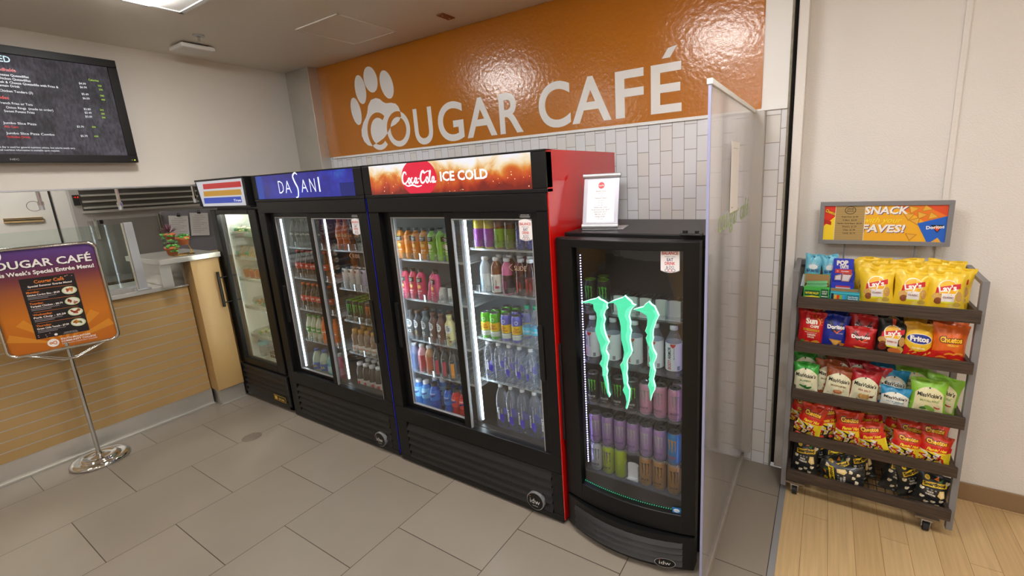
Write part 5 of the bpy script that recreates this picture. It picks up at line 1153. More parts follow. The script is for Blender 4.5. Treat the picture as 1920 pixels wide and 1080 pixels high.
back([slim, slim, slim, slim_v], lanR2[:4], yD + .07, RZ2[1] + .002, 'slim can in the second row, {} ' + FROM, 'slim cans in the second row')
e_am = energy('#2a2018', '#d8641c', wc='#c9b8a8')
lay([e_blackg, e_blackg, e_blackg, e_am], lanR2[:4], yD, RZ2[2] + .002, lambda i: 'black energy can with green lid, %s of three in the blue-sided cooler' % ORD[i] if i < 3 else 'brown energy can with orange claws beside the green-lidded ones', 'energy cans in the blue-sided cooler')
for q in (1, 2): back(e_blackg, lanR2[:4], yD + .07 * q, RZ2[2] + .002, 'energy can with green lid, {} ' + FROM + ' in the %s row back' % ORD[q - 1], 'energy cans in back row ' + ORD[q - 1])
coffee = bottle('coffee_bottle', [(0, 0), (.030, 0), (.033, .008), (.033, .07), (.029, .095), (.033, .12), (.030, .145), (.019, .165), (.019, .175)], gl('coffee', '#8a6a4a', .25), cap_t, .021, .028, P('#ddd6cc', .35), [(.0336, .02), (.0336, .07)], [tx('DUNKIN', 0, .04, .014, P('#d8641c'), 3, w=.05, b=.03)], r_art=.034)
lay(coffee, lanR2[:5], yD, RZ2[3] + .002, 'coffee bottle with tan cap and white label, {} ' + FROM, 'coffee bottles')
back(coffee, lanR2[:4], yD + .075, RZ2[3] + .002, 'coffee bottle in the second row, {} ' + FROM, 'coffee bottles in the second row')
milk = bottle('milk_bottle', [(0, 0), (.031, 0), (.034, .008), (.034, .12), (.031, .15), (.021, .18), (.021, .19)], gl('milk', '#4a4038', .25), WHc, .023, .022, P('#d8d4cc', .35), [(.0346, .02), (.0346, .075)], [rc(.0, .03, .022, .06, P('#c8322a'), 2), tx('MILK', -.008, .04, .012, P('#3a4a8a'), 3, w=.026, b=.02)], r_art=.035)
lay(milk, lanR2[:6], yD, .362, 'milk bottle with white cap, {} ' + FROM + ' on the blue-sided cooler floor', 'milk bottles')
back(milk, lanR2[:5], yD + .075, .362, 'milk bottle in the second row, {} ' + FROM, 'milk bottles in the second row')

# ---- narrow food cooler
def cup(fill, name='fruit_cup', lump=None, lid=True):
    b = MB().lathe([(0, .002), (.034, .002), (.044, .085), (.046, .087)], M_clearbox, n=18)
    f = MB().lathe([(0, .004), (.032, .004), (.040, .066), (0, .072)], P(fill, .4), n=14); rnd = random.Random(fill)
    for k in range(14): a = rnd.uniform(0, 6.28); q = rnd.uniform(0, .03); f.sphere((q * math.cos(a), q * math.sin(a), .068), .011, P(rnd.choice(lump or [fill]), .4), 6, (1, 1, .7))
    d = MB().lathe([(.047, .086), (.047, .09), (.040, .10), (.02, .108), (0, .109)], M_clearbox, n=18)
    return Kit(name, 'cup', b, [('filling', f), ('dome_lid', d)])
def clam(fills, name, w_=.085, d_=.06, h=.075):
    b = MB().quadbox([(-w_ * .85, -d_ * .85, .002), (w_ * .85, -d_ * .85, .002), (w_, -d_, h * .55), (-w_, -d_, h * .55)], [(-w_ * .85, d_ * .85, .002), (w_ * .85, d_ * .85, .002), (w_, d_, h * .55), (-w_, d_, h * .55)], M_clearbox)
    l = MB().quadbox([(-w_, -d_, h * .55), (w_, -d_, h * .55), (w_ * .8, -d_ * .8, h), (-w_ * .8, -d_ * .8, h)], [(-w_, d_, h * .55), (w_, d_, h * .55), (w_ * .8, d_ * .8, h), (-w_ * .8, d_ * .8, h)], M_clearbox)
    f = MB(); rnd = random.Random(name)
    for k in range(16): f.sphere((rnd.uniform(-.75, .75) * w_, rnd.uniform(-.7, .7) * d_, .018 + rnd.uniform(0, .35) * h), .017, P(rnd.choice(fills), .5), 7, (1.2, 1, .7))
    s = MB().box(-.018, .018, -d_ - .0006, -d_ - .0002, h * .3, h * .55, P('#59b88a'))
    return Kit(name, 'food box', b, [('box_lid', l), ('filling', f), ('price_sticker', s)])
def sandwich():
    b = MB(); br_, fl = P('#d3b078', .7), P('#c9864a', .6)
    for k in range(4):
        z0 = .004 + .0; x = -.055 + k * .034
        for q, (m_, t0, t1) in enumerate(((br_, 0, .011), (P('#d8c25a', .6), .011, .014), (P('#b86a4a', .6), .014, .019), (P('#7aa24a', .6), .019, .021), (br_, .021, .030))):
            b.prism([(-.045, .004), (.045, .004), (0, .075)], 0, x + t0, x + t1, m_)
    w_ = MB().quadbox([(-.066, -.054, .001), (.09, -.054, .001), (.085, -.03, .086), (-.06, -.03, .086)], [(-.066, .054, .001), (.09, .054, .001), (.085, .03, .086), (-.06, .03, .086)], M_clearbox)
    return Kit('sandwich_pack', 'sandwich', b, [('clear_wrap', w_), ('price_sticker', MB().box(-.03, .01, -.0545, -.054, .02, .045, P('#59b88a')))])
salad = clam(['#9cc25a', '#d8dca8', '#7fae4a', '#e8e4c8'], 'salad_box'); bun = clam(['#c98f4a', '#b87a3a', '#d8a860'], 'bun_box', .06, .055, .08); tray = clam(['#9cc25a', '#d86a3a', '#e8d8a0', '#c94a2a', '#6f9a3a'], 'wrap_tray', .13, .085, .055)
c_or = cup('#e07a2a', lump=['#e8a02a', '#e05a2a', '#d83a2a']); c_rd = cup('#d8482a', lump=['#e8c02a', '#e0602a', '#c83020']); c_wh = cup('#e0d4d8', lump=['#c86aa0', '#f0ece8', '#d890b8'])
yT = 2.0; GT = 'in the narrow food cooler'
for i, x in enumerate((-4.50, -4.32, -4.14)): salad.put('clear salad box on the top shelf, %s %s' % (ORD[i], FROM), (x + .02, yT, 1.546), (0, 0, random.uniform(-.1, .1)), 'salad boxes on the top shelf', 1.1)
for i, x in enumerate((-4.51, -4.34, -4.17)): sandwich().put('wrapped sandwich wedges on the second shelf, %s %s' % (ORD[i], FROM), (x, yT, 1.336), (0, 0, random.uniform(-.1, .1)), 'wrapped sandwiches', 1.2)
for i, (x, k, l) in enumerate(((-4.54, c_or, 'clear cup of orange melon nearest the counter'), (-4.445, c_rd, 'clear cup of mixed red and yellow fruit in the middle'), (-4.35, c_or, 'clear cup of orange melon beside the pink yogurt cups'), (-4.255, c_wh, 'clear cup of white yogurt with pink berries beside the fruit cups'), (-4.16, c_wh, 'clear cup of white yogurt with pink berries by the door hinge'))): k.put(l, (x, yT, 1.136), (0, 0, i), 'fruit and yogurt cups')
for i, x in enumerate((-4.44, -4.30, -4.16)): bun.put('clear box with a golden filled roll, %s %s' % (ORD[i], FROM), (x, yT + .02, .871), (0, 0, .1 * i), 'boxed rolls')
for i, x in enumerate((-4.40, -4.12)): tray.put(('flat clear tray of wraps and greens in the middle of the lowest shelf', 'flat clear tray of wraps and greens by the door hinge')[i], (x, yT + .02, .591), (0, 0, .08), 'wrap trays')
r = .042
wj = bottle('water_jug', [(0, .004), (r * .9, 0), (r, .01), (r, .10), (r * .93, .12), (r, .14), (r * .8, .18), (.014, .205), (.014, .213)], M_clear2, mat('green_jug_cap', '#4a8a3a', .4), .016, .016, P('#7cc8d8', .35), [(r + .0006, .11), (r + .0006, .15)], cat='bottle')
wj.put('clear water bottle with cyan label on the food cooler floor', (-4.50, yT - .01, .374), (0, 0, .4)); wj.put('clear water bottle with green cap behind the one with the cyan label', (-4.54, yT + .08, .374), (0, 0, 2))
t = thing('wire_basket', 'low wire basket of brown bars on the food cooler floor', 'basket', (-4.27, yT, .374))
m = MB()
for z in (.004, .06, .11): m.tube([(-.13, -.06, z), (.13, -.06, z), (.13, .10, z), (-.13, .10, z)], .0025, M_wire, 5, True)
for k in range(9):
    x = -.13 + .26 * k / 8
    m.tube([(x, -.06, .11), (x, -.06, .004), (x, .10, .004), (x, .10, .11)], .0018, M_wire, 5)
m.obj('wire_frame', t)
for i in range(3):
    m = MB().box(-.10, .10, -.02, .02, 0, .05, P('#6a4a30', .5)); tag(m.obj('snack_box', loc=(-4.27, yT - .015 + .042 * i, .384), bevel=.003), 'brown snack box in the wire basket, %s from the door' % ORD[i], 'box', 'brown boxes in the wire basket')

# ================================================================== snack rack
rk = thing('snack_rack', 'grey-framed rolling snack rack with five dark wood trays', 'rack', (0, 0, 0))
for x0, x1 in ((-.128, -.101), (.619, .646)):
    m = MB(); m.box(x0, x1, 2.635, 2.665, .05, 1.338, M_greyframe).box(x0, x1, 2.935, 2.965, .05, 1.352, M_greyframe)
    m.quadbox([(x0, 2.666, 1.319), (x1, 2.666, 1.319), (x1, 2.666, 1.338), (x0, 2.666, 1.338)], [(x0, 2.934, 1.332), (x1, 2.934, 1.332), (x1, 2.934, 1.352), (x0, 2.934, 1.352)], M_greyframe)
    m.box(x0, x1, 2.665, 2.935, .075, .10, M_greyframe)
    m.obj('side_frame', rk, bevel=.002)
m = MB(); m.box(-.101, .619, 2.945, 2.965, 1.30, 1.35, M_greyframe).box(-.101, .02, 2.925, 2.945, 1.318, 1.352, M_greyframe).box(-.101, .619, 2.945, 2.962, .62, .65, M_greyframe); m.obj('rear_rail', rk, bevel=.002)
TZ = [(1.150, 1.210), (.905, .962), (.625, .685), (.366, .420), (.123, .183)]
for a, b in TZ:
    m = MB(); m.box(-.097, .625, 2.598, 2.616, a, b, M_walnut).box(-.099, -.082, 2.616, 2.94, a, b, M_walnut).box(.602, .619, 2.616, 2.94, a, b, M_walnut).box(-.082, .602, 2.925, 2.94, a, b, M_walnut)
    tr = m.obj('tray', rk, bevel=.0015)
    m = MB()
    for k in range(19): x = -.08 + .68 * k / 18; m.box(x - .0018, x + .0018, 2.616, 2.925, a + .006, a + .0096, M_rub)
    for k in range(6): y = 2.63 + .28 * k / 5; m.box(-.082, .602, y - .0018, y + .0018, a + .003, a + .0066, M_rub)
    m.obj('wire_base', tr)
for x in (-.055, .545):
    for y in (2.66, 2.91):
        m = MB(); m.box(x - .022, x + .022, y - .028, y + .028, .068, .075, M_alu)
        for s in (-1, 1): m.quadbox([(x + s * .016, y - .022, .068), (x + s * .019, y - .022, .068), (x + s * .019, y - .012, .024), (x + s * .016, y - .012, .024)], [(x + s * .016, y + .022, .068), (x + s * .019, y + .022, .068), (x + s * .019, y + .012, .024), (x + s * .016, y + .012, .024)], M_alu)
        c = m.obj('caster', rk)
        MB().cyl((x - .012, y, .0275), (x + .012, y, .0275), .027, M_rub, 20).cyl((x - .017, y, .0275), (x + .017, y, .0275), .005, M_alu, 8).obj('wheel', c)
for x in (-.055, .545): MB().box(x - .05, x + .05, 2.635, 2.94, .075, .085, mat('base_board', '#8a7a68', .5)).obj('base_bar', rk)
# topper sign
m = MB()
for x in (.102, .414): m.cyl((x, 2.955, 1.33), (x, 2.955, 1.46), .004, M_greyframe, 8)
m.obj('sign_rod', rk)
sx0, sx1, sz0, sz1 = -.027, .546, 1.446, 1.678
m = MB(); fw = .022
for a, b in (((sx0, sz0), (sx1, sz0)), ((sx1, sz0), (sx1, sz1)), ((sx1, sz1), (sx0, sz1)), ((sx0, sz1), (sx0, sz0))): pass
cs = [(sx0, sz0), (sx1, sz0), (sx1, sz1), (sx0, sz1)]; ci = [(sx0 + fw, sz0 + fw), (sx1 - fw, sz0 + fw), (sx1 - fw, sz1 - fw), (sx0 + fw, sz1 - fw)]
for i in range(4):
    j = (i + 1) % 4
    q = [cs[i], cs[j], ci[j], ci[i]]
    m.quadbox([(p[0], 2.925, p[1]) for p in q], [(p[0], 2.955, p[1]) for p in q], M_greyframe)
ts = m.obj('topper_frame', rk, bevel=.001)
YS = 2.934
yl = mat('topper_yellow', '#f0b22a', .35, var=(6, .05))
MB().box(sx0 + fw - .002, sx1 - fw + .002, YS, YS + .01, sz0 + fw - .002, sz1 - fw + .002, yl).obj('topper_panel', ts)
wv = P('#f6f1ea', .35); oz = P('#e8862a', .35); rd = P('#d8301e', .35)
def clampx(d, a=sx0 + fw, b=sx1 - fw, c=sz0 + fw, e=sz1 - fw): return dict(d, v=[(max(a, min(b, p[0])), max(c, min(e, p[1]))) for p in d['v']])
pr = [pg([(.30, 1.656), (.524, 1.656), (.524, 1.50), (.47, 1.54), (.40, 1.60)], P('#ea7a26', .35), 1), pg([(.43, 1.656), (.524, 1.656), (.524, 1.60), (.47, 1.63)], P('#e0502a', .35), 2)]
pr += [tx('SNACK', .276, 1.609, .040, P('#5a3a7a', .35), 3, w=.19, b=.04, sh=.15), tx('SNACK', .273, 1.612, .040, wv, 4, w=.19, b=.035, sh=.15)]
pr += [tx('FAVES!', .268, 1.513, .040, P('#5a3a7a', .35), 3, w=.19, b=.04, sh=.15), tx('FAVES!', .265, 1.516, .040, wv, 4, w=.19, b=.035, sh=.15)]
pr += [tx('with your', .262, 1.566, .030, P('#f4ea3a', .35), 5, w=.165, sh=.4, b=-.005)]
rnd = random.Random(5)
for (x, z, a) in ((.385, 1.635, .2), (.44, 1.64, -.3), (.37, 1.60, .5), (.42, 1.605, .1), (.465, 1.60, -.2), (.40, 1.575, .9), (.385, 1.495, .4)):
    q = [(x + .030 * math.cos(a + t), z + .026 * math.sin(a + t)) for t in (0, 2.1, 4.2)]; q2 = [(x + (p[0] - x) * .72, z + (p[1] - z) * .72) for p in q]
    pr += [pg(q, P('#c9861e', .4), 3), pg(q2, P('#e8b040', .4), 4)]
bag_ = pg([(.408, 1.562), (.524, 1.60), (.524, 1.468), (.452, 1.468)], P('#1f62c8', .35), 5); pr += [bag_, pg([(.462, 1.555), (.49, 1.515), (.515, 1.555)], P('#101014', .35), 6), pg([(.472, 1.545), (.49, 1.522), (.505, 1.545)], P('#e0482a', .35), 7), tx('Doritos', .482, 1.536, .017, wv, 8, w=.072, b=.03, rot=.1), pg([(.47, 1.468), (.51, 1.468), (.495, 1.49)], P('#e0a53a', .4), 6)]
pr += [pg([(-.005, 1.656), (.048, 1.656), (.048, 1.60), (-.005, 1.545)], rd, 2), pg([(-.005, 1.545), (.048, 1.60), (.048, 1.468), (-.005, 1.468)], P('#f4d22a', .35), 2), tx('Cheetos', .021, 1.615, .018, P('#16110c', .35), 4, w=.055, b=.09, rot=-.4), tx('Cheetos', .021, 1.615, .018, P('#f4c22a', .35), 5, w=.052, b=.03, rot=-.4), pg([(-.005, 1.585), (.03, 1.57), (.03, 1.55), (-.005, 1.56)], P('#b8281a', .35), 3)]
pr += [rc(.046, 1.466, .1835, 1.656, P('#e8e2d0', .5), 6), rc(.048, 1.466, .181, 1.656, P('#b0935c', .5), 7)]
for k in range(15): pr.append(rc(.048, 1.472 + k * .0125, .181, 1.4735 + k * .0125, P('#8f7442', .5), 8))
pr += [st([(.115 + .024 * math.cos(a), 1.632 + .020 * math.sin(a)) for a in [2 * PI * k / 18 for k in range(18)]], .003, P('#2c2416', .5), 9, True, 2), tx('GRAB', .115, 1.636, .008, P('#2c2416', .5), 9, w=.03, b=.02), tx('SNACKS', .115, 1.624, .008, P('#2c2416', .5), 9, w=.034, b=.02)]
for i, s in enumerate(('Fresh Fruit  $1.99', 'X Bars  $2.59', 'Haribo Gold Bears  $2.59', "Welch's  $1.79", 'Chips  $1.99', 'Candy  $2.19')): pr.append(tx(s, .115, 1.592 - i * .0178, .0085, P('#241c10', .5), 9, w=(.075, .066, .112, .066, .056, .058)[i], b=.02))
art([clampx(d) for d in pr], f_front(YS), .0002).obj('topper_print', ts)

# ---- bags
def bag_kit(name, col, prims, w=.14, h=.20, d=.055, seed=0, rough=.28, cat='snack bag', top=None):
    rn = random.Random(seed); ph = [rn.uniform(0, 6.28) for _ in range(8)]
    sl = .055
    def T(u, v):
        vv = min(1, max(0, (v - sl) / (1 - 2 * sl)))
        t = d / 2 * max(0, 1 - abs(u) ** 2.4) ** .62 * max(0, math.sin(PI * vv)) ** .6
        edge = (1 - max(0, math.sin(PI * vv)) ** .5)
        wr = .0045 * edge * math.sin(u * 8 + ph[0]) * (1 - abs(u) ** 4) + .0016 * math.sin(u * 5 + v * 9 + ph[1]) * math.sin(v * 11 + ph[2]) + .0012 * math.sin(u * 13 - v * 15 + ph[3])
        return t + wr * min(1, 4 * (1 - abs(u)) + .1), vv
    def F(x, y, l, sg=-1):
        u = max(-1, min(1, 2 * x / w)); v = max(0, min(1, y / h)); t, vv = T(u, v)
        X = x * (1 - .13 * max(0, math.sin(PI * vv)) ** .7) ; bend = .004 * math.sin(u * 3 + ph[4]) * (1 if v > .9 else 0)
        return (X, sg * (t + l) + bend, y + .003 * math.sin(u * 4 + ph[5]) * (1 if v > .85 else 0))
    mb = MB(); nu, nv = 16, 22
    bm_ = mat('foil_' + col, col, .38, .03, coat=.18, bump=(55, .25, .004))
    for sg in (-1, 1):
        vs = [F(-w / 2 + w * i / nu, h * j / nv, 0, sg) for j in range(nv + 1) for i in range(nu + 1)]
        mb.add(vs, [(j * (nu + 1) + i, j * (nu + 1) + i + 1, (j + 1) * (nu + 1) + i + 1, (j + 1) * (nu + 1) + i) for j in range(nv) for i in range(nu)], bm_, True)
    art(prims, lambda a, b, l: F(a, b, l), .00035, cut=w / nu, cuty=h / nv, mb=mb)
    return Kit(name, cat, mb)
FI = lambda c: mat('foilink_' + c, c, .38, .02, coat=.18)
def lays_art(bg, panel, ptxt, ink='#7a3a1c', dark=False):
    q = [el(0, .125, .041, .041, FI('#f6efe2'), 1, n=28), el(0, .125, .038, .038, FI('#f4b81c'), 2, n=28), pg([(-.05, .100), (-.046, .128), (.02, .145), (.05, .152), (.052, .128), (.0, .118)], FI('#cf2230'), 3), tx("Lay's", 0, .114, .027, FI('#fbf7f0'), 5, w=.074, b=.035, rot=.16)]
    q += [el(-.04, .088, .022, .017, FI('#d8a860'), 1, .3), el(-.036, .066, .016, .016, FI('#8a4a2a'), 2), el(.048, .09, .014, .024, FI('#c99a5a'), 1), el(.03, .044, .03, .020, FI('#e6cf6a'), 1, .4), el(.042, .052, .016, .012, FI('#c8a84a'), 2)]
    q += [rc(-.024, .062, .030, .103, FI(panel), 3), tx(ptxt, .003, .080, .009, FI(ink), 5, w=.044, b=.03), rc(-.024, .056, .030, .064, FI('#e8e23a'), 4)]
    q += [rc(-.062, .1855, -.02, .1865, FI('#9a7a1a'), 1), rc(.02, .182, .062, .183, FI('#9a7a1a'), 1)] if not dark else [pg([(-.006, .165), (.006, .165), (.008, .195), (-.008, .195)], FI('#c23a1c'), 1), el(-.035, .052, .02, .018, FI('#7a2a1c'), 4), el(.02, .04, .03, .016, FI('#d8763a'), 4)]
    return q
B = {}
B['lays'] = [bag_kit('chip_bag', '#ecc62c', lays_art('#ecc62c', '#efe8e6', 'CLASSIC'), w=.152, h=.205, d=.06, seed=s) for s in (1, 2, 3)]
B['bbq'] = bag_kit('chip_bag', '#1c1a1a', lays_art('#1c1a1a', '#eae2da', 'BARBECUE', '#a8341c', True), w=.132, h=.195, seed=4)
sun = [tx('Sun', .0, .132, .030, FI('#f8f2e2'), 3, w=.06, b=.05, rot=.08), tx('CHIPS', .018, .112, .014, FI('#f8f2e2'), 3, w=.045, b=.04), rc(-.040, .092, .046, .104, FI('#d8a41c'), 2), tx('100% WHOLE GRAIN', .003, .095, .006, FI('#7a2a10'), 3, w=.08, b=.02), tx('GARDEN', .006, .068, .010, FI('#f8f2e2'), 3, w=.044, b=.03), tx('SALSA', .006, .055, .010, FI('#f8f2e2'), 3, w=.036, b=.03), el(.028, .03, .024, .014, FI('#e0a03a'), 2, .3), el(-.012, .028, .016, .010, FI('#d8702a'), 2), el(-.034, .03, .012, .01, FI('#4a9a3a'), 2), rc(-.03, .083, .034, .085, FI('#f0d8c8'), 2)]
sun += [st([(.014 + .03 * math.cos(a), .138 + .028 * math.sin(a)) for a in [R(-20 + 130 * k / 8) for k in range(9)]], .005, FI('#e8a41c'), 2)] + [pg([(.014 + .037 * math.cos(a - .06), .138 + .035 * math.sin(a - .06)), (.014 + .037 * math.cos(a + .06), .138 + .035 * math.sin(a + .06)), (.014 + .047 * math.cos(a), .138 + .045 * math.sin(a))], FI('#e8a41c'), 2) for a in [R(-10 + 120 * k / 5) for k in range(6)]]
B['sun'] = bag_kit('chip_bag', '#c8161c', sun, w=.128, h=.195, seed=6)
def tri_art(chip):
    return [pg([(-.042, .148), (-.018, .100), (.042, .142), (.030, .142), (-.012, .112), (-.030, .148)], FI('#101012'), 2), pg([(-.034, .160), (.004, .098), (.036, .158), (.030, .160), (.004, .110), (-.026, .162)], FI('#101012'), 2), pg([(-.012, .108), (.004, .092), (.040, .122), (.034, .122), (.005, .100), (-.006, .110)], FI('#e85a1c'), 3),
            tx('Doritos', 0, .118, .021, FI('#f8f6f4'), 5, w=.088, b=.045, rot=.03), tx('FLAVORED', .022, .092, .006, FI('#f0e0d0'), 4, w=.03), pg([(-.03, .062), (.036, .058), (.004, .022)], FI('#d8963a'), 2), pg([(-.018, .056), (.024, .054), (.004, .03)], FI('#e8b45a'), 3), pg([(.02, .05), (.052, .042), (.03, .018)], FI('#c9822a'), 4)]
B['blue'] = bag_kit('chip_bag', '#1c2f9a', tri_art(0), w=.130, h=.19, seed=7)
B['redd'] = bag_kit('chip_bag', '#b8161c', tri_art(1), w=.134, h=.19, seed=8)
fri = [rc(-.07, .0, .07, .075, FI('#c8161c'), 1), el(0, .105, .064, .055, FI('#f0c22a'), 2, n=26), el(0, .112, .056, .026, FI('#e8e4e0'), 3, n=26), el(0, .112, .053, .023, FI('#1f2f8a'), 4, n=26), tx('Fritos', 0, .101, .025, FI('#f8f4f0'), 6, w=.084, b=.045), tx('THE ORIGINAL', 0, .062, .008, FI('#f8ead0'), 4, w=.06, b=.03)] + [pg([(x, z), (x + .02, z + .008), (x + .014, z + .018)], FI('#e0a83a'), 4) for x, z in ((-.05, .02), (-.025, .035), (-.01, .015), (.02, .03), (.035, .012), (-.04, .045), (.04, .04))]
B['fritos'] = bag_kit('chip_bag', '#d8a01e', fri, w=.126, h=.19, seed=9)
chz = lambda y, s=1: [tx('Cheetos', .0032 * math.cos(q * PI / 4), y + .0032 * math.sin(q * PI / 4), .026 * s, FI('#15100a'), 4, w=.092 * s, b=.05, rot=.06) for q in range(8)] + [tx('Cheetos', 0, y, .026 * s, FI('#f4b81c'), 6, w=.092 * s, b=.05, rot=.06)]
cr_ = chz(.112) + [tx('CRUNCHY', .01, .094, .009, FI('#f0d23a'), 4, w=.05, b=.04, sh=.2), pg([(-.07, 0), (.07, 0), (.07, .045), (.0, .075), (-.07, .060)], FI('#c8201a'), 1)] + [st([(x, z), (x + .02, z + .008), (x + .042, z + .004)], .009, FI(c), 3) for x, z, c in ((-.05, .03, '#e8862a'), (-.02, .05, '#f09a2a'), (.01, .025, '#e07a1c'), (.015, .055, '#f0a03a'), (-.045, .012, '#f4ece0'), (.02, .008, '#e8862a'))]
B['cheet'] = bag_kit('chip_bag', '#e0661a', cr_, w=.140, h=.195, seed=10)
hot = chz(.138, .92) + [pg([(-.07, .085), (.07, .098), (.07, .128), (-.07, .118)], FI('#cf1a1c'), 1), tx("Flamin' Hot", .006, .098, .017, FI('#f4e02a'), 3, w=.088, b=.035, sh=.35, rot=.08), pg([(-.07, .02), (.07, .02), (.07, .098), (-.07, .085)], FI('#e8cf2a'), 1), rc(-.07, 0, .07, .024, FI('#2a1410'), 1)]
rnd = random.Random(9)
hot += [st([(x, z), (x + rnd.uniform(-.02, .02), z + .02), (x + rnd.uniform(-.03, .03), z + .036)], .009, FI(rnd.choice(('#c8201a', '#b01818', '#d8342a', '#e8e4e0', '#15100c', '#e8e4e0'))), 3) for x, z in [(rnd.uniform(-.055, .055), rnd.uniform(.01, .058)) for _ in range(16)]]
B['hot'] = [bag_kit('chip_bag', '#cf3a1c', hot, w=.128, h=.19, seed=s) for s in (11, 12, 13)]
def vick(col, flav, fcol, pic, cream='#e9e6c4'):
    pts = [(-.062, .018)] + [(-.062 + .124 * k / 14, .118 + .036 * math.sin(PI * k / 14) ** .8) for k in range(15)] + [(.062, .018), (.03, .010), (-.03, .010)]
    return [pg(pts, FI(cream), 1), tx('MissVickie’s', 0, .104, .020, FI('#1c1c1a'), 3, w=.106, b=.03, sh=.1, rot=-.03), tx(flav, 0, .080, .0095, FI(fcol), 3, w=min(.08, .0075 * len(flav)), b=.03), el(-.002, .150, .004, .004, FI('#1c1c1a'), 3), tx('kettle cooked potato chips', 0, .022, .004, FI('#6a6a5a'), 3, w=.05)] + pic
B['jal'] = bag_kit('chip_bag', '#3aa63a', vick('', 'JALAPEÑO', '#4a7a3a', [st([(-.03, .058), (-.01, .050), (.008, .058)], .012, FI('#3a8a3a'), 3), st([(-.008, .050), (.012, .044), (.034, .054)], .013, FI('#2f7a34'), 4)]), w=.124, h=.185, seed=14)
B['smoke'] = bag_kit('chip_bag', '#9a4a20', vick('', 'SMOKEHOUSE BBQ', '#8a5a34', [el(0, .052, .022, .012, FI('#b86a3a'), 3), el(0, .056, .016, .008, FI('#d89a6a'), 4)]), w=.128, h=.19, seed=15)
B['salt'] = bag_kit('chip_bag', '#b01824', vick('', 'SEA SALT', '#b03a2a', [el(-.016 + .008 * k, .050, .010, .014, FI('#d8b070' if k % 2 else '#c89a58'), 3 + k % 3) for k in range(5)] + [el(.034, .054, .010, .006, FI('#6a3a24'), 3, .3), st([(.034, .056), (.05, .066)], .004, FI('#8a5a3a'), 4)]), w=.130, h=.19, seed=16)
B['vin'] = bag_kit('chip_bag', '#1f86b4', vick('', 'SALT & VINEGAR', '#3a8ab0', [el(-.012, .050, .014, .010, FI('#4a5a3a'), 3), el(.010, .052, .012, .011, FI('#c9823a'), 4), el(.014, .064, .007, .012, FI('#c8d8dc'), 3)], '#e2e2d6'), w=.128, h=.185, seed=17)
B['dill'] = bag_kit('chip_bag', '#8ac43a', vick('', 'SPICY DILL PICKLE', '#6a8a3a', [el(.006, .046, .026, .011, FI('#8ab44a'), 4, -.5), el(-.018, .044, .018, .008, FI('#4a7a3a'), 3, .2), st([(.022, .058), (.036, .050), (.05, .052)], .007, FI('#c8342a'), 4)], '#e4dcae'), w=.150, h=.19, seed=18)
pop = [pg([(-.05, .126), (.052, .144), (.052, .170), (-.05, .152)], FI('#f0cc1c'), 1), tx('Smartfood', .0, .141, .0175, FI('#161616'), 3, w=.092, b=.045, rot=.17), tx('WHITE', -.012, .098, .010, FI('#ece8dc'), 3, w=.03, b=.035), tx('CHEDDAR', -.008, .084, .010, FI('#ece8dc'), 3, w=.045, b=.035), el(-.034, .176, .011, .011, FI('#e8c21c'), 1), tx('70', -.034, .173, .007, FI('#161616'), 3, w=.010), pg([(.026, .125), (.046, .128), (.056, .088), (.040, .078), (.022, .092)], FI('#e6c983'), 2), pg([(.030, .115), (.044, .118), (.05, .092), (.038, .086)], FI('#f2dca6'), 3), rc(-.03, .112, -.02, .12, FI('#8a8a86'), 2), rc(-.012, .113, -.002, .121, FI('#8a8a86'), 2), rc(.006, .114, .014, .122, FI('#8a8a86'), 2), pg([(.01, .172), (.03, .19), (.026, .168)], FI('#3a8a3a'), 2), pg([(-.006, .176), (.012, .196), (.014, .176)], FI('#d87a2a'), 2)]
for x, z in ((-.04, .06), (.01, .045), (.044, .06), (-.016, .03), (.03, .025), (-.05, .11), (.05, .17)): pop += [el(x, z, .009, .007, FI('#e8dcc0'), 2), el(x + .006, z + .005, .006, .005, FI('#f4ecd8'), 3), el(x - .004, z + .006, .005, .005, FI('#d8c49a'), 3)]
B['corn'] = [bag_kit('popcorn_bag', '#1d2023', pop, w=.142, h=.205, d=.065, seed=s) for s in (19, 20)]
nutp = [rc(-.045, .0, .045, .06, FI('#dfeaf0'), 1)] + [pg([(.0 + .006 * math.cos(a - .3), .098 + .006 * math.sin(a - .3)), (.006 * math.cos(a + .3), .098 + .006 * math.sin(a + .3)), (.034 * math.cos(a), .098 + .026 * math.sin(a))], FI('#f0f6f8'), 1) for a in [PI * k / 8 for k in range(9)]] + [el(0, .098, .022, .012, FI('#f0f6f8'), 2), tx('SEA SALTED', 0, .076, .012, FI('#1c2f7a'), 4, w=.064, b=.03), el(0, .145, .005, .003, FI('#2a5a7a'), 2)]
B['nut'] = bag_kit('nut_pouch', '#6fc0da', nutp, w=.078, h=.155, d=.03, seed=21)
def bag(k, x, y, z, label, group, lean=10, roll=0, turn=0):
    k = k[(int((x + y) * 1000)) % len(k)] if isinstance(k, list) else k
    base = max([a + .012 for a, b in TZ if a + .012 <= z + .08]); sc_ = None      # a slumped bag is squashed, its foot stays on the tray
    if z < base: sc_ = (1.03, 1.05, (.19 + z - base) / .19); z = base
    return k.put(label, (x, y, z), (R(-lean), R(roll), R(turn)), group, sc_)
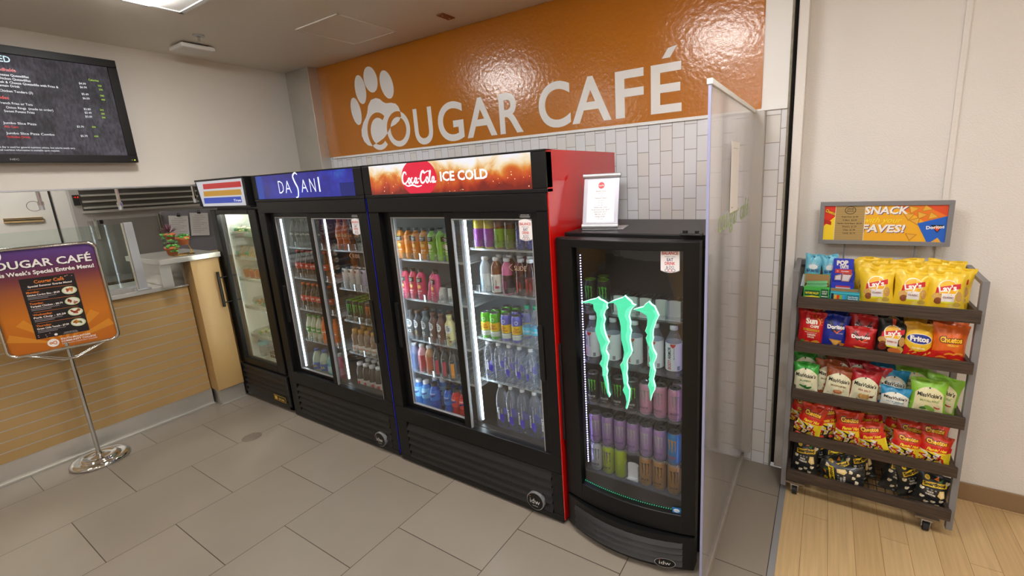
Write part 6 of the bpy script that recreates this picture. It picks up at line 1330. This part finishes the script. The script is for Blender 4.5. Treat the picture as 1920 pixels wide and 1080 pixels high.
# top tray
z1 = TZ[0][0] + .012
g = 'yellow chip bags on the top tray'
for i, x in enumerate((.246, .378, .508)): bag(B['lays'], x, 2.668, z1, 'yellow potato chip bag in the front row of the top tray, ' + ('beside the teal box', 'between its two neighbours', 'at the open end')[i], g, 8, (-3, 2, 1)[i], (-4, 3, 2)[i])
for i, x in enumerate((.245, .385, .535)): bag(B['lays'], x, 2.735, z1 + .012, 'yellow potato chip bag in the second row, ' + ('behind the bag beside the teal box', 'behind the middle bag', 'behind the bag at the open end')[i], g, 8, (2, -4, 6)[i], (5, -4, 3)[i])
for i, x in enumerate((.225, .36, .50)): bag(B['lays'], x, 2.80, z1 + .018, 'yellow potato chip bag in the third row, ' + ('nearest the blue pastry box', 'in the middle of the tray', 'nearest the open end')[i], g, 6, (-2, 5, 4)[i])
for i, x in enumerate((.24, .395, .52)): bag(B['lays'], x, 2.865, z1 + .02, 'yellow potato chip bag in the rear row, ' + ('nearest the blue pastry box', 'below the sign rod', 'nearest the open end')[i], g, 4, (0, -7, 5)[i])
for i, (x, rl) in enumerate(((-.048, 3), (.058, -8))): bag(B['nut'], x, 2.85, z1 + .04, 'light blue salted nut pouch ' + ('at the corner of the top tray', 'beside the blue pastry box')[i], 'light blue nut pouches', 4, rl).scale = (1.12, 1, 1.25)
def carton(name, label, x0, x1, y0, y1, z0, z1, col, prims, inner='#a07f52', backh=0, cat='box'):
    t = thing(name, label, cat, ((x0 + x1) / 2, y0, z0)); w_ = (x1 - x0) / 2; d_ = y1 - y0; h = z1 - z0; c = mat('carton_' + col, col, .4); cb = mat('carton_board', inner, .8)
    b = MB(); t_ = .002
    b.box(-w_, w_, 0, t_, 0, h, c).box(-w_, w_, d_ - t_, d_, 0, h + backh, c).box(-w_, -w_ + t_, t_, d_ - t_, 0, h, c).box(w_ - t_, w_, t_, d_ - t_, 0, h, c).box(-w_, w_, 0, d_, 0, t_, c)
    b.box(-w_ + t_, w_ - t_, d_ - 2 * t_, d_ - t_, t_, h + backh - .001, cb).box(-w_ + t_, -w_ + t_ + .001, t_, d_ - 2 * t_, t_, h - .001, cb).box(w_ - t_ - .001, w_ - t_, t_, d_ - 2 * t_, t_, h - .001, cb)
    b.obj('carton', t)
    art(prims, f_front(0), .0004).obj('print', t)
    return t
nv = P('#f2e23a'); nvg = P('#0f5a34')
carton('granola_bar_box', 'open green granola bar box on the top tray', -.074, .042, 2.635, 2.72, z1 - .002, 1.262, '#3fae4a', [rc(-.054, .052, .016, .082, nvg, 1), tx('NATURE VALLEY', -.019, .062, .011, nv, 3, w=.062, b=.035), pg([(-.054, .046), (-.02, .054), (.016, .050), (.016, .03), (-.054, .03)], nv, 2), tx('CRUNCHY', -.019, .037, .007, nvg, 3, w=.036, b=.03), rc(.02, .03, .054, .092, nvg, 1), tx("OATS 'N", .037, .075, .007, P('#f4f4ee'), 3, w=.024, b=.03), tx('HONEY', .037, .064, .007, P('#f4f4ee'), 3, w=.022, b=.03), rc(.023, .05, .051, .054, P('#d8e4d8'), 3), el(-.03, .034, .014, .006, P('#c9823a'), 3, .4), el(.0, .033, .012, .006, P('#b8702e'), 3, -.2)], backh=.05)
barm = MB(); barm.box(-.047, .047, -.011, .011, 0, .016, mat('bar_wrapper', '#1f7a3a', .3, .2)).box(-.052, .052, -.009, .009, .007, .009, mat('bar_wrapper_gold', '#c9a23a', .3, .3)); art([rc(-.02, -.009, .045, .002, P('#e8d83a'), 1), tx('NATURE VALLEY', .01, -.006, .005, P('#f4f4ee'), 3, w=.05), el(-.036, 0, .009, .007, P('#9a5a2a'), 1)], lambda a, b, l: (a, b, .016 + l), .0004, mb=barm)
barp = Kit('granola_bar', 'snack bar', barm)
for i in range(3): barp.put('green wrapped granola bar in the open box, ' + ('lowest in front', 'in the middle', 'topmost at the rear')[i], (-.016, 2.652 + .025 * i, 1.236 + .012 * i), (R(-25), R(-4), R(3)), 'granola bars in the box')
kd = P('#f4f4f2')
carton('teal_bar_box', 'opened teal bar box with a colour-striped front beside the yellow bags', .046, .172, 2.632, 2.70, z1 - .002, 1.247, '#1f9ab0', [rc(-.058, .0, -.048, .075, P('#1c1412'), 1)] + [rc(-.045 + .0115 * k, .03, -.0335 + .0115 * k, .068, P(c), 1) for k, c in enumerate(('#e8b42a', '#d83a2a', '#8ab83a', '#3a9ad8'))] + [rc(-.045, .03, .0, .044, P('#1c1412'), 2), tx('KIND', -.022, .033, .008, kd, 3, w=.03, b=.03), rc(.010, .03, .062, .072, P('#127a92'), 1), tx('Dark Chocolate', .036, .058, .006, kd, 3, w=.042, b=.03), tx('Nuts & Sea Salt', .036, .048, .006, kd, 3, w=.042, b=.03), rc(-.06, .076, .062, .081, P('#4ac4d4'), 2)])
t = carton('pastry_box', 'blue toaster pastry display box with a tall backboard on the top tray', .048, .150, 2.715, 2.80, z1 + .0, 1.275, '#2f3fc0', [rc(-.03, .080, .035, .094, P('#d8c8d0'), 1), rc(-.03, .088, .035, .096, P('#c83a4a'), 2)], backh=0)
dbk = MB().prism([(-.050, .05), (.050, .05), (.053, .09), (.053, .155), (.046, .160), (.046, .222), (.042, .226), (-.042, .226), (-.046, .222), (-.046, .160), (-.053, .155), (-.053, .09)], 1, .078, .082, mat('carton_#2f3fc0', '#2f3fc0', .4))
art([tx('POP', -.004, .192, .024, P('#f4f0ea'), 3, w=.052, b=.07, rot=.05), tx('TARTS', .004, .173, .017, P('#f4f0ea'), 3, w=.040, b=.06, rot=.04), rc(-.035, .146, .040, .168, P('#d84a4a'), 1), el(-.024, .157, .010, .010, P('#c8241c'), 2), el(-.024, .157, .006, .006, P('#e88a8a'), 3), tx('STRAWBERRY', .010, .154, .006, P('#f8f0f0'), 3, w=.036, b=.03), pg([(-.036, .108), (-.034, .132), (-.006, .142), (-.006, .108)], P('#d8b48a'), 1), pg([(-.032, .110), (-.030, .128), (-.008, .136), (-.008, .110)], P('#ece4e6'), 2), pg([(-.004, .102), (-.002, .148), (.044, .148), (.030, .102)], P('#d8a878'), 3), pg([(.0, .106), (.002, .141), (.038, .141), (.026, .106)], P('#efe8ea'), 4), pg([(.0, .140), (.002, .147), (.041, .147), (.038, .140)], P('#b8283a'), 5)], f_front(.078), .0004, mb=dbk)
dbk.obj('backboard', t)
# second tray
z2 = TZ[1][0] + .012; g = 'chip bags on the second tray'
def row2(y, dz, items):
    for k, x, lb, rl, tn in items: bag(B[k], x, y, z2 + dz, lb, g, 9, rl, tn)
row2(2.662, 0, [('sun', -.034, 'red whole grain chip bag in the front of the second tray', 3, -5), ('blue', .080, 'blue tortilla chip bag in the front of the second tray', 2, 4), ('bbq', .315, 'black barbecue chip bag in the front of the second tray', 4, -3), ('fritos', .424, 'golden corn chip bag with a blue oval, front of the second tray', 3, 4), ('cheet', .540, 'orange cheese puff bag in the front of the second tray', 3, 2)])
bag(B['redd'], .185, 2.648, z2 - .045, 'red tortilla chip bag slumped in front of another red bag', g, 5, 4, 8)
bag(B['redd'], .200, 2.70, z2 + .004, 'red tortilla chip bag standing behind the slumped one', g, 8, 3, -3)
row2(2.74, .022, [('sun', -.03, 'red whole grain chip bag behind the front one', -2, 6), ('blue', .07, 'dark blue tortilla chip bag behind the front one', 8, -6), ('redd', .20, 'red tortilla chip bag deepest behind the two others', -3, 4), ('bbq', .325, 'black barbecue chip bag behind the front one', 2, 6), ('fritos', .42, 'golden corn chip bag behind the front one', -4, -3), ('cheet', .545, 'orange cheese puff bag behind the front one', 7, 5)])
row2(2.82, .03, [('sun', .01, 'red whole grain chip bag at the rear of the second tray', 3, 0), ('fritos', .40, 'golden corn chip bag at the rear of the second tray', 3, 3), ('cheet', .525, 'orange cheese puff bag at the rear of the second tray', -5, -4)])
# third tray
z3 = TZ[2][0] + .012; g = 'kettle chip bags on the third tray'
def row3(y, dz, items):
    for k, x, lb, rl, tn in items: bag(B[k], x, y, z3 + dz, lb, g, 9, rl, tn)
row3(2.66, -.004, [('jal', -.036, 'green-topped kettle chip bag with two peppers, in front', -1, -4), ('smoke', .107, 'brown-topped kettle chip bag with a bowl, in front', 6, 5), ('salt', .228, 'red-topped kettle chip bag with sliced chips, in front', 3, -3), ('dill', .490, 'lime-topped kettle chip bag with a pickle, in front', 2, 3)])
bag(B['vin'], .356, 2.645, z3 - .06, 'blue-topped kettle chip bag slumped low in the front', g, 6, 3, 0)
row3(2.705, .008, [('smoke', .065, 'brown-topped kettle chip bag half hidden behind the front one', 2, 6), ('salt', .275, 'red-topped kettle chip bag peeking out behind the front one', 2, -6), ('vin', .345, 'blue-topped kettle chip bag standing behind the slumped one', 6, 4), ('dill', .535, 'lime-topped kettle chip bag half hidden behind the front one', 8, -8)])
row3(2.76, .024, [('jal', -.025, 'green-topped kettle chip bag in the second row', -8, -4), ('smoke', .11, 'brown-topped kettle chip bag in the third row', 3, 0), ('salt', .22, 'red-topped kettle chip bag in the third row', -4, 5), ('vin', .315, 'blue-topped kettle chip bag in the third row', -2, 3), ('dill', .46, 'lime-topped kettle chip bag in the third row', -6, 4)])
row3(2.83, .036, [('jal', .005, 'green-topped kettle chip bag at the rear of the third tray', 3, 4), ('salt', .225, 'red-topped kettle chip bag at the rear of the third tray', 2, 4), ('dill', .455, 'lime-topped kettle chip bag at the rear of the third tray', 2, 4)])
# fourth tray
z4 = TZ[3][0] + .012; g = 'fiery cheese snack bags on the fourth tray'
for x, y, dz, rl, tn, lb in ((-.022, 2.665, .0, 13, -6, 'red and yellow fiery snack bag tilting at the tray end by the divider'), (.090, 2.70, .004, -5, 18, 'red and yellow fiery snack bag squeezed behind, second in from the tray end'), (.188, 2.668, -.002, -2, 3, 'red and yellow fiery snack bag standing upright next to the tilted middle one'), (.300, 2.655, -.030, -13, -4, 'red and yellow fiery snack bag tilting in the middle of the tray'), (.425, 2.655, -.042, 6, 5, 'red and yellow fiery snack bag slumped low beside the middle one'), (.535, 2.655, -.028, 5, -3, 'red and yellow fiery snack bag in front at the open end of the tray')):
    bag(B['hot'], x, y, z4 + dz, lb, g, 9, rl, tn)
for x, y, dz, rl, tn, lb in ((-.045, 2.74, .022, 5, 4, 'fiery snack bag in the back row at the tray end'), (.06, 2.775, .025, 9, -4, 'fiery snack bag in the back row, second from the tray end'), (.17, 2.77, .022, 4, 6, 'fiery snack bag in the back row, third from the tray end'), (.285, 2.77, .020, -4, 3, 'fiery snack bag in the back row behind the tilted middle one'), (.40, 2.765, .015, 4, -5, 'fiery snack bag in the back row behind the slumped one'), (.425, 2.71, -.006, 12, 8, 'fiery snack bag standing right behind the slumped one'), (.53, 2.72, .005, 7, 6, 'fiery snack bag behind the front one at the open end'), (.545, 2.80, .018, 3, -3, 'fiery snack bag deepest at the open end')):
    bag(B['hot'], x, y, z4 + dz, lb, g, 9, rl, tn)
# bottom tray
z5 = TZ[4][0] + .012; g = 'black popcorn bags on the lowest tray'
for x, y, dz, rl, tn, lb in ((-.018, 2.67, .0, 3, -5, 'black popcorn bag facing out at the tray end by the divider'), (.055, 2.74, .006, 5, 40, 'black popcorn bag turned sideways behind the first one'), (.118, 2.715, .0, 10, 10, 'black popcorn bag set back, third in from the tray end'), (.196, 2.665, -.03, -20, 5, 'black popcorn bag tilting steeply towards the middle'), (.245, 2.715, -.004, 4, 42, 'black popcorn bag turned sideways behind the lying one'), (.545, 2.668, -.022, 7, -4, 'black popcorn bag facing out at the open end of the tray'), (.405, 2.725, .0, 12, 4, 'black popcorn bag upright behind the lying one'), (.485, 2.73, -.01, -6, 35, 'black popcorn bag turned sideways behind the end bag'), (.27, 2.775, .008, -6, 6, 'black popcorn bag at the rear behind the lying one')):
    bag(B['corn'], x, y, z5 + dz, lb, g, 8, rl, tn)
B['corn'][0].put('black popcorn bag lying on its side across the tray front', (.270, 2.652, z5 + .062), (R(-6), R(-90), R(2)), g)
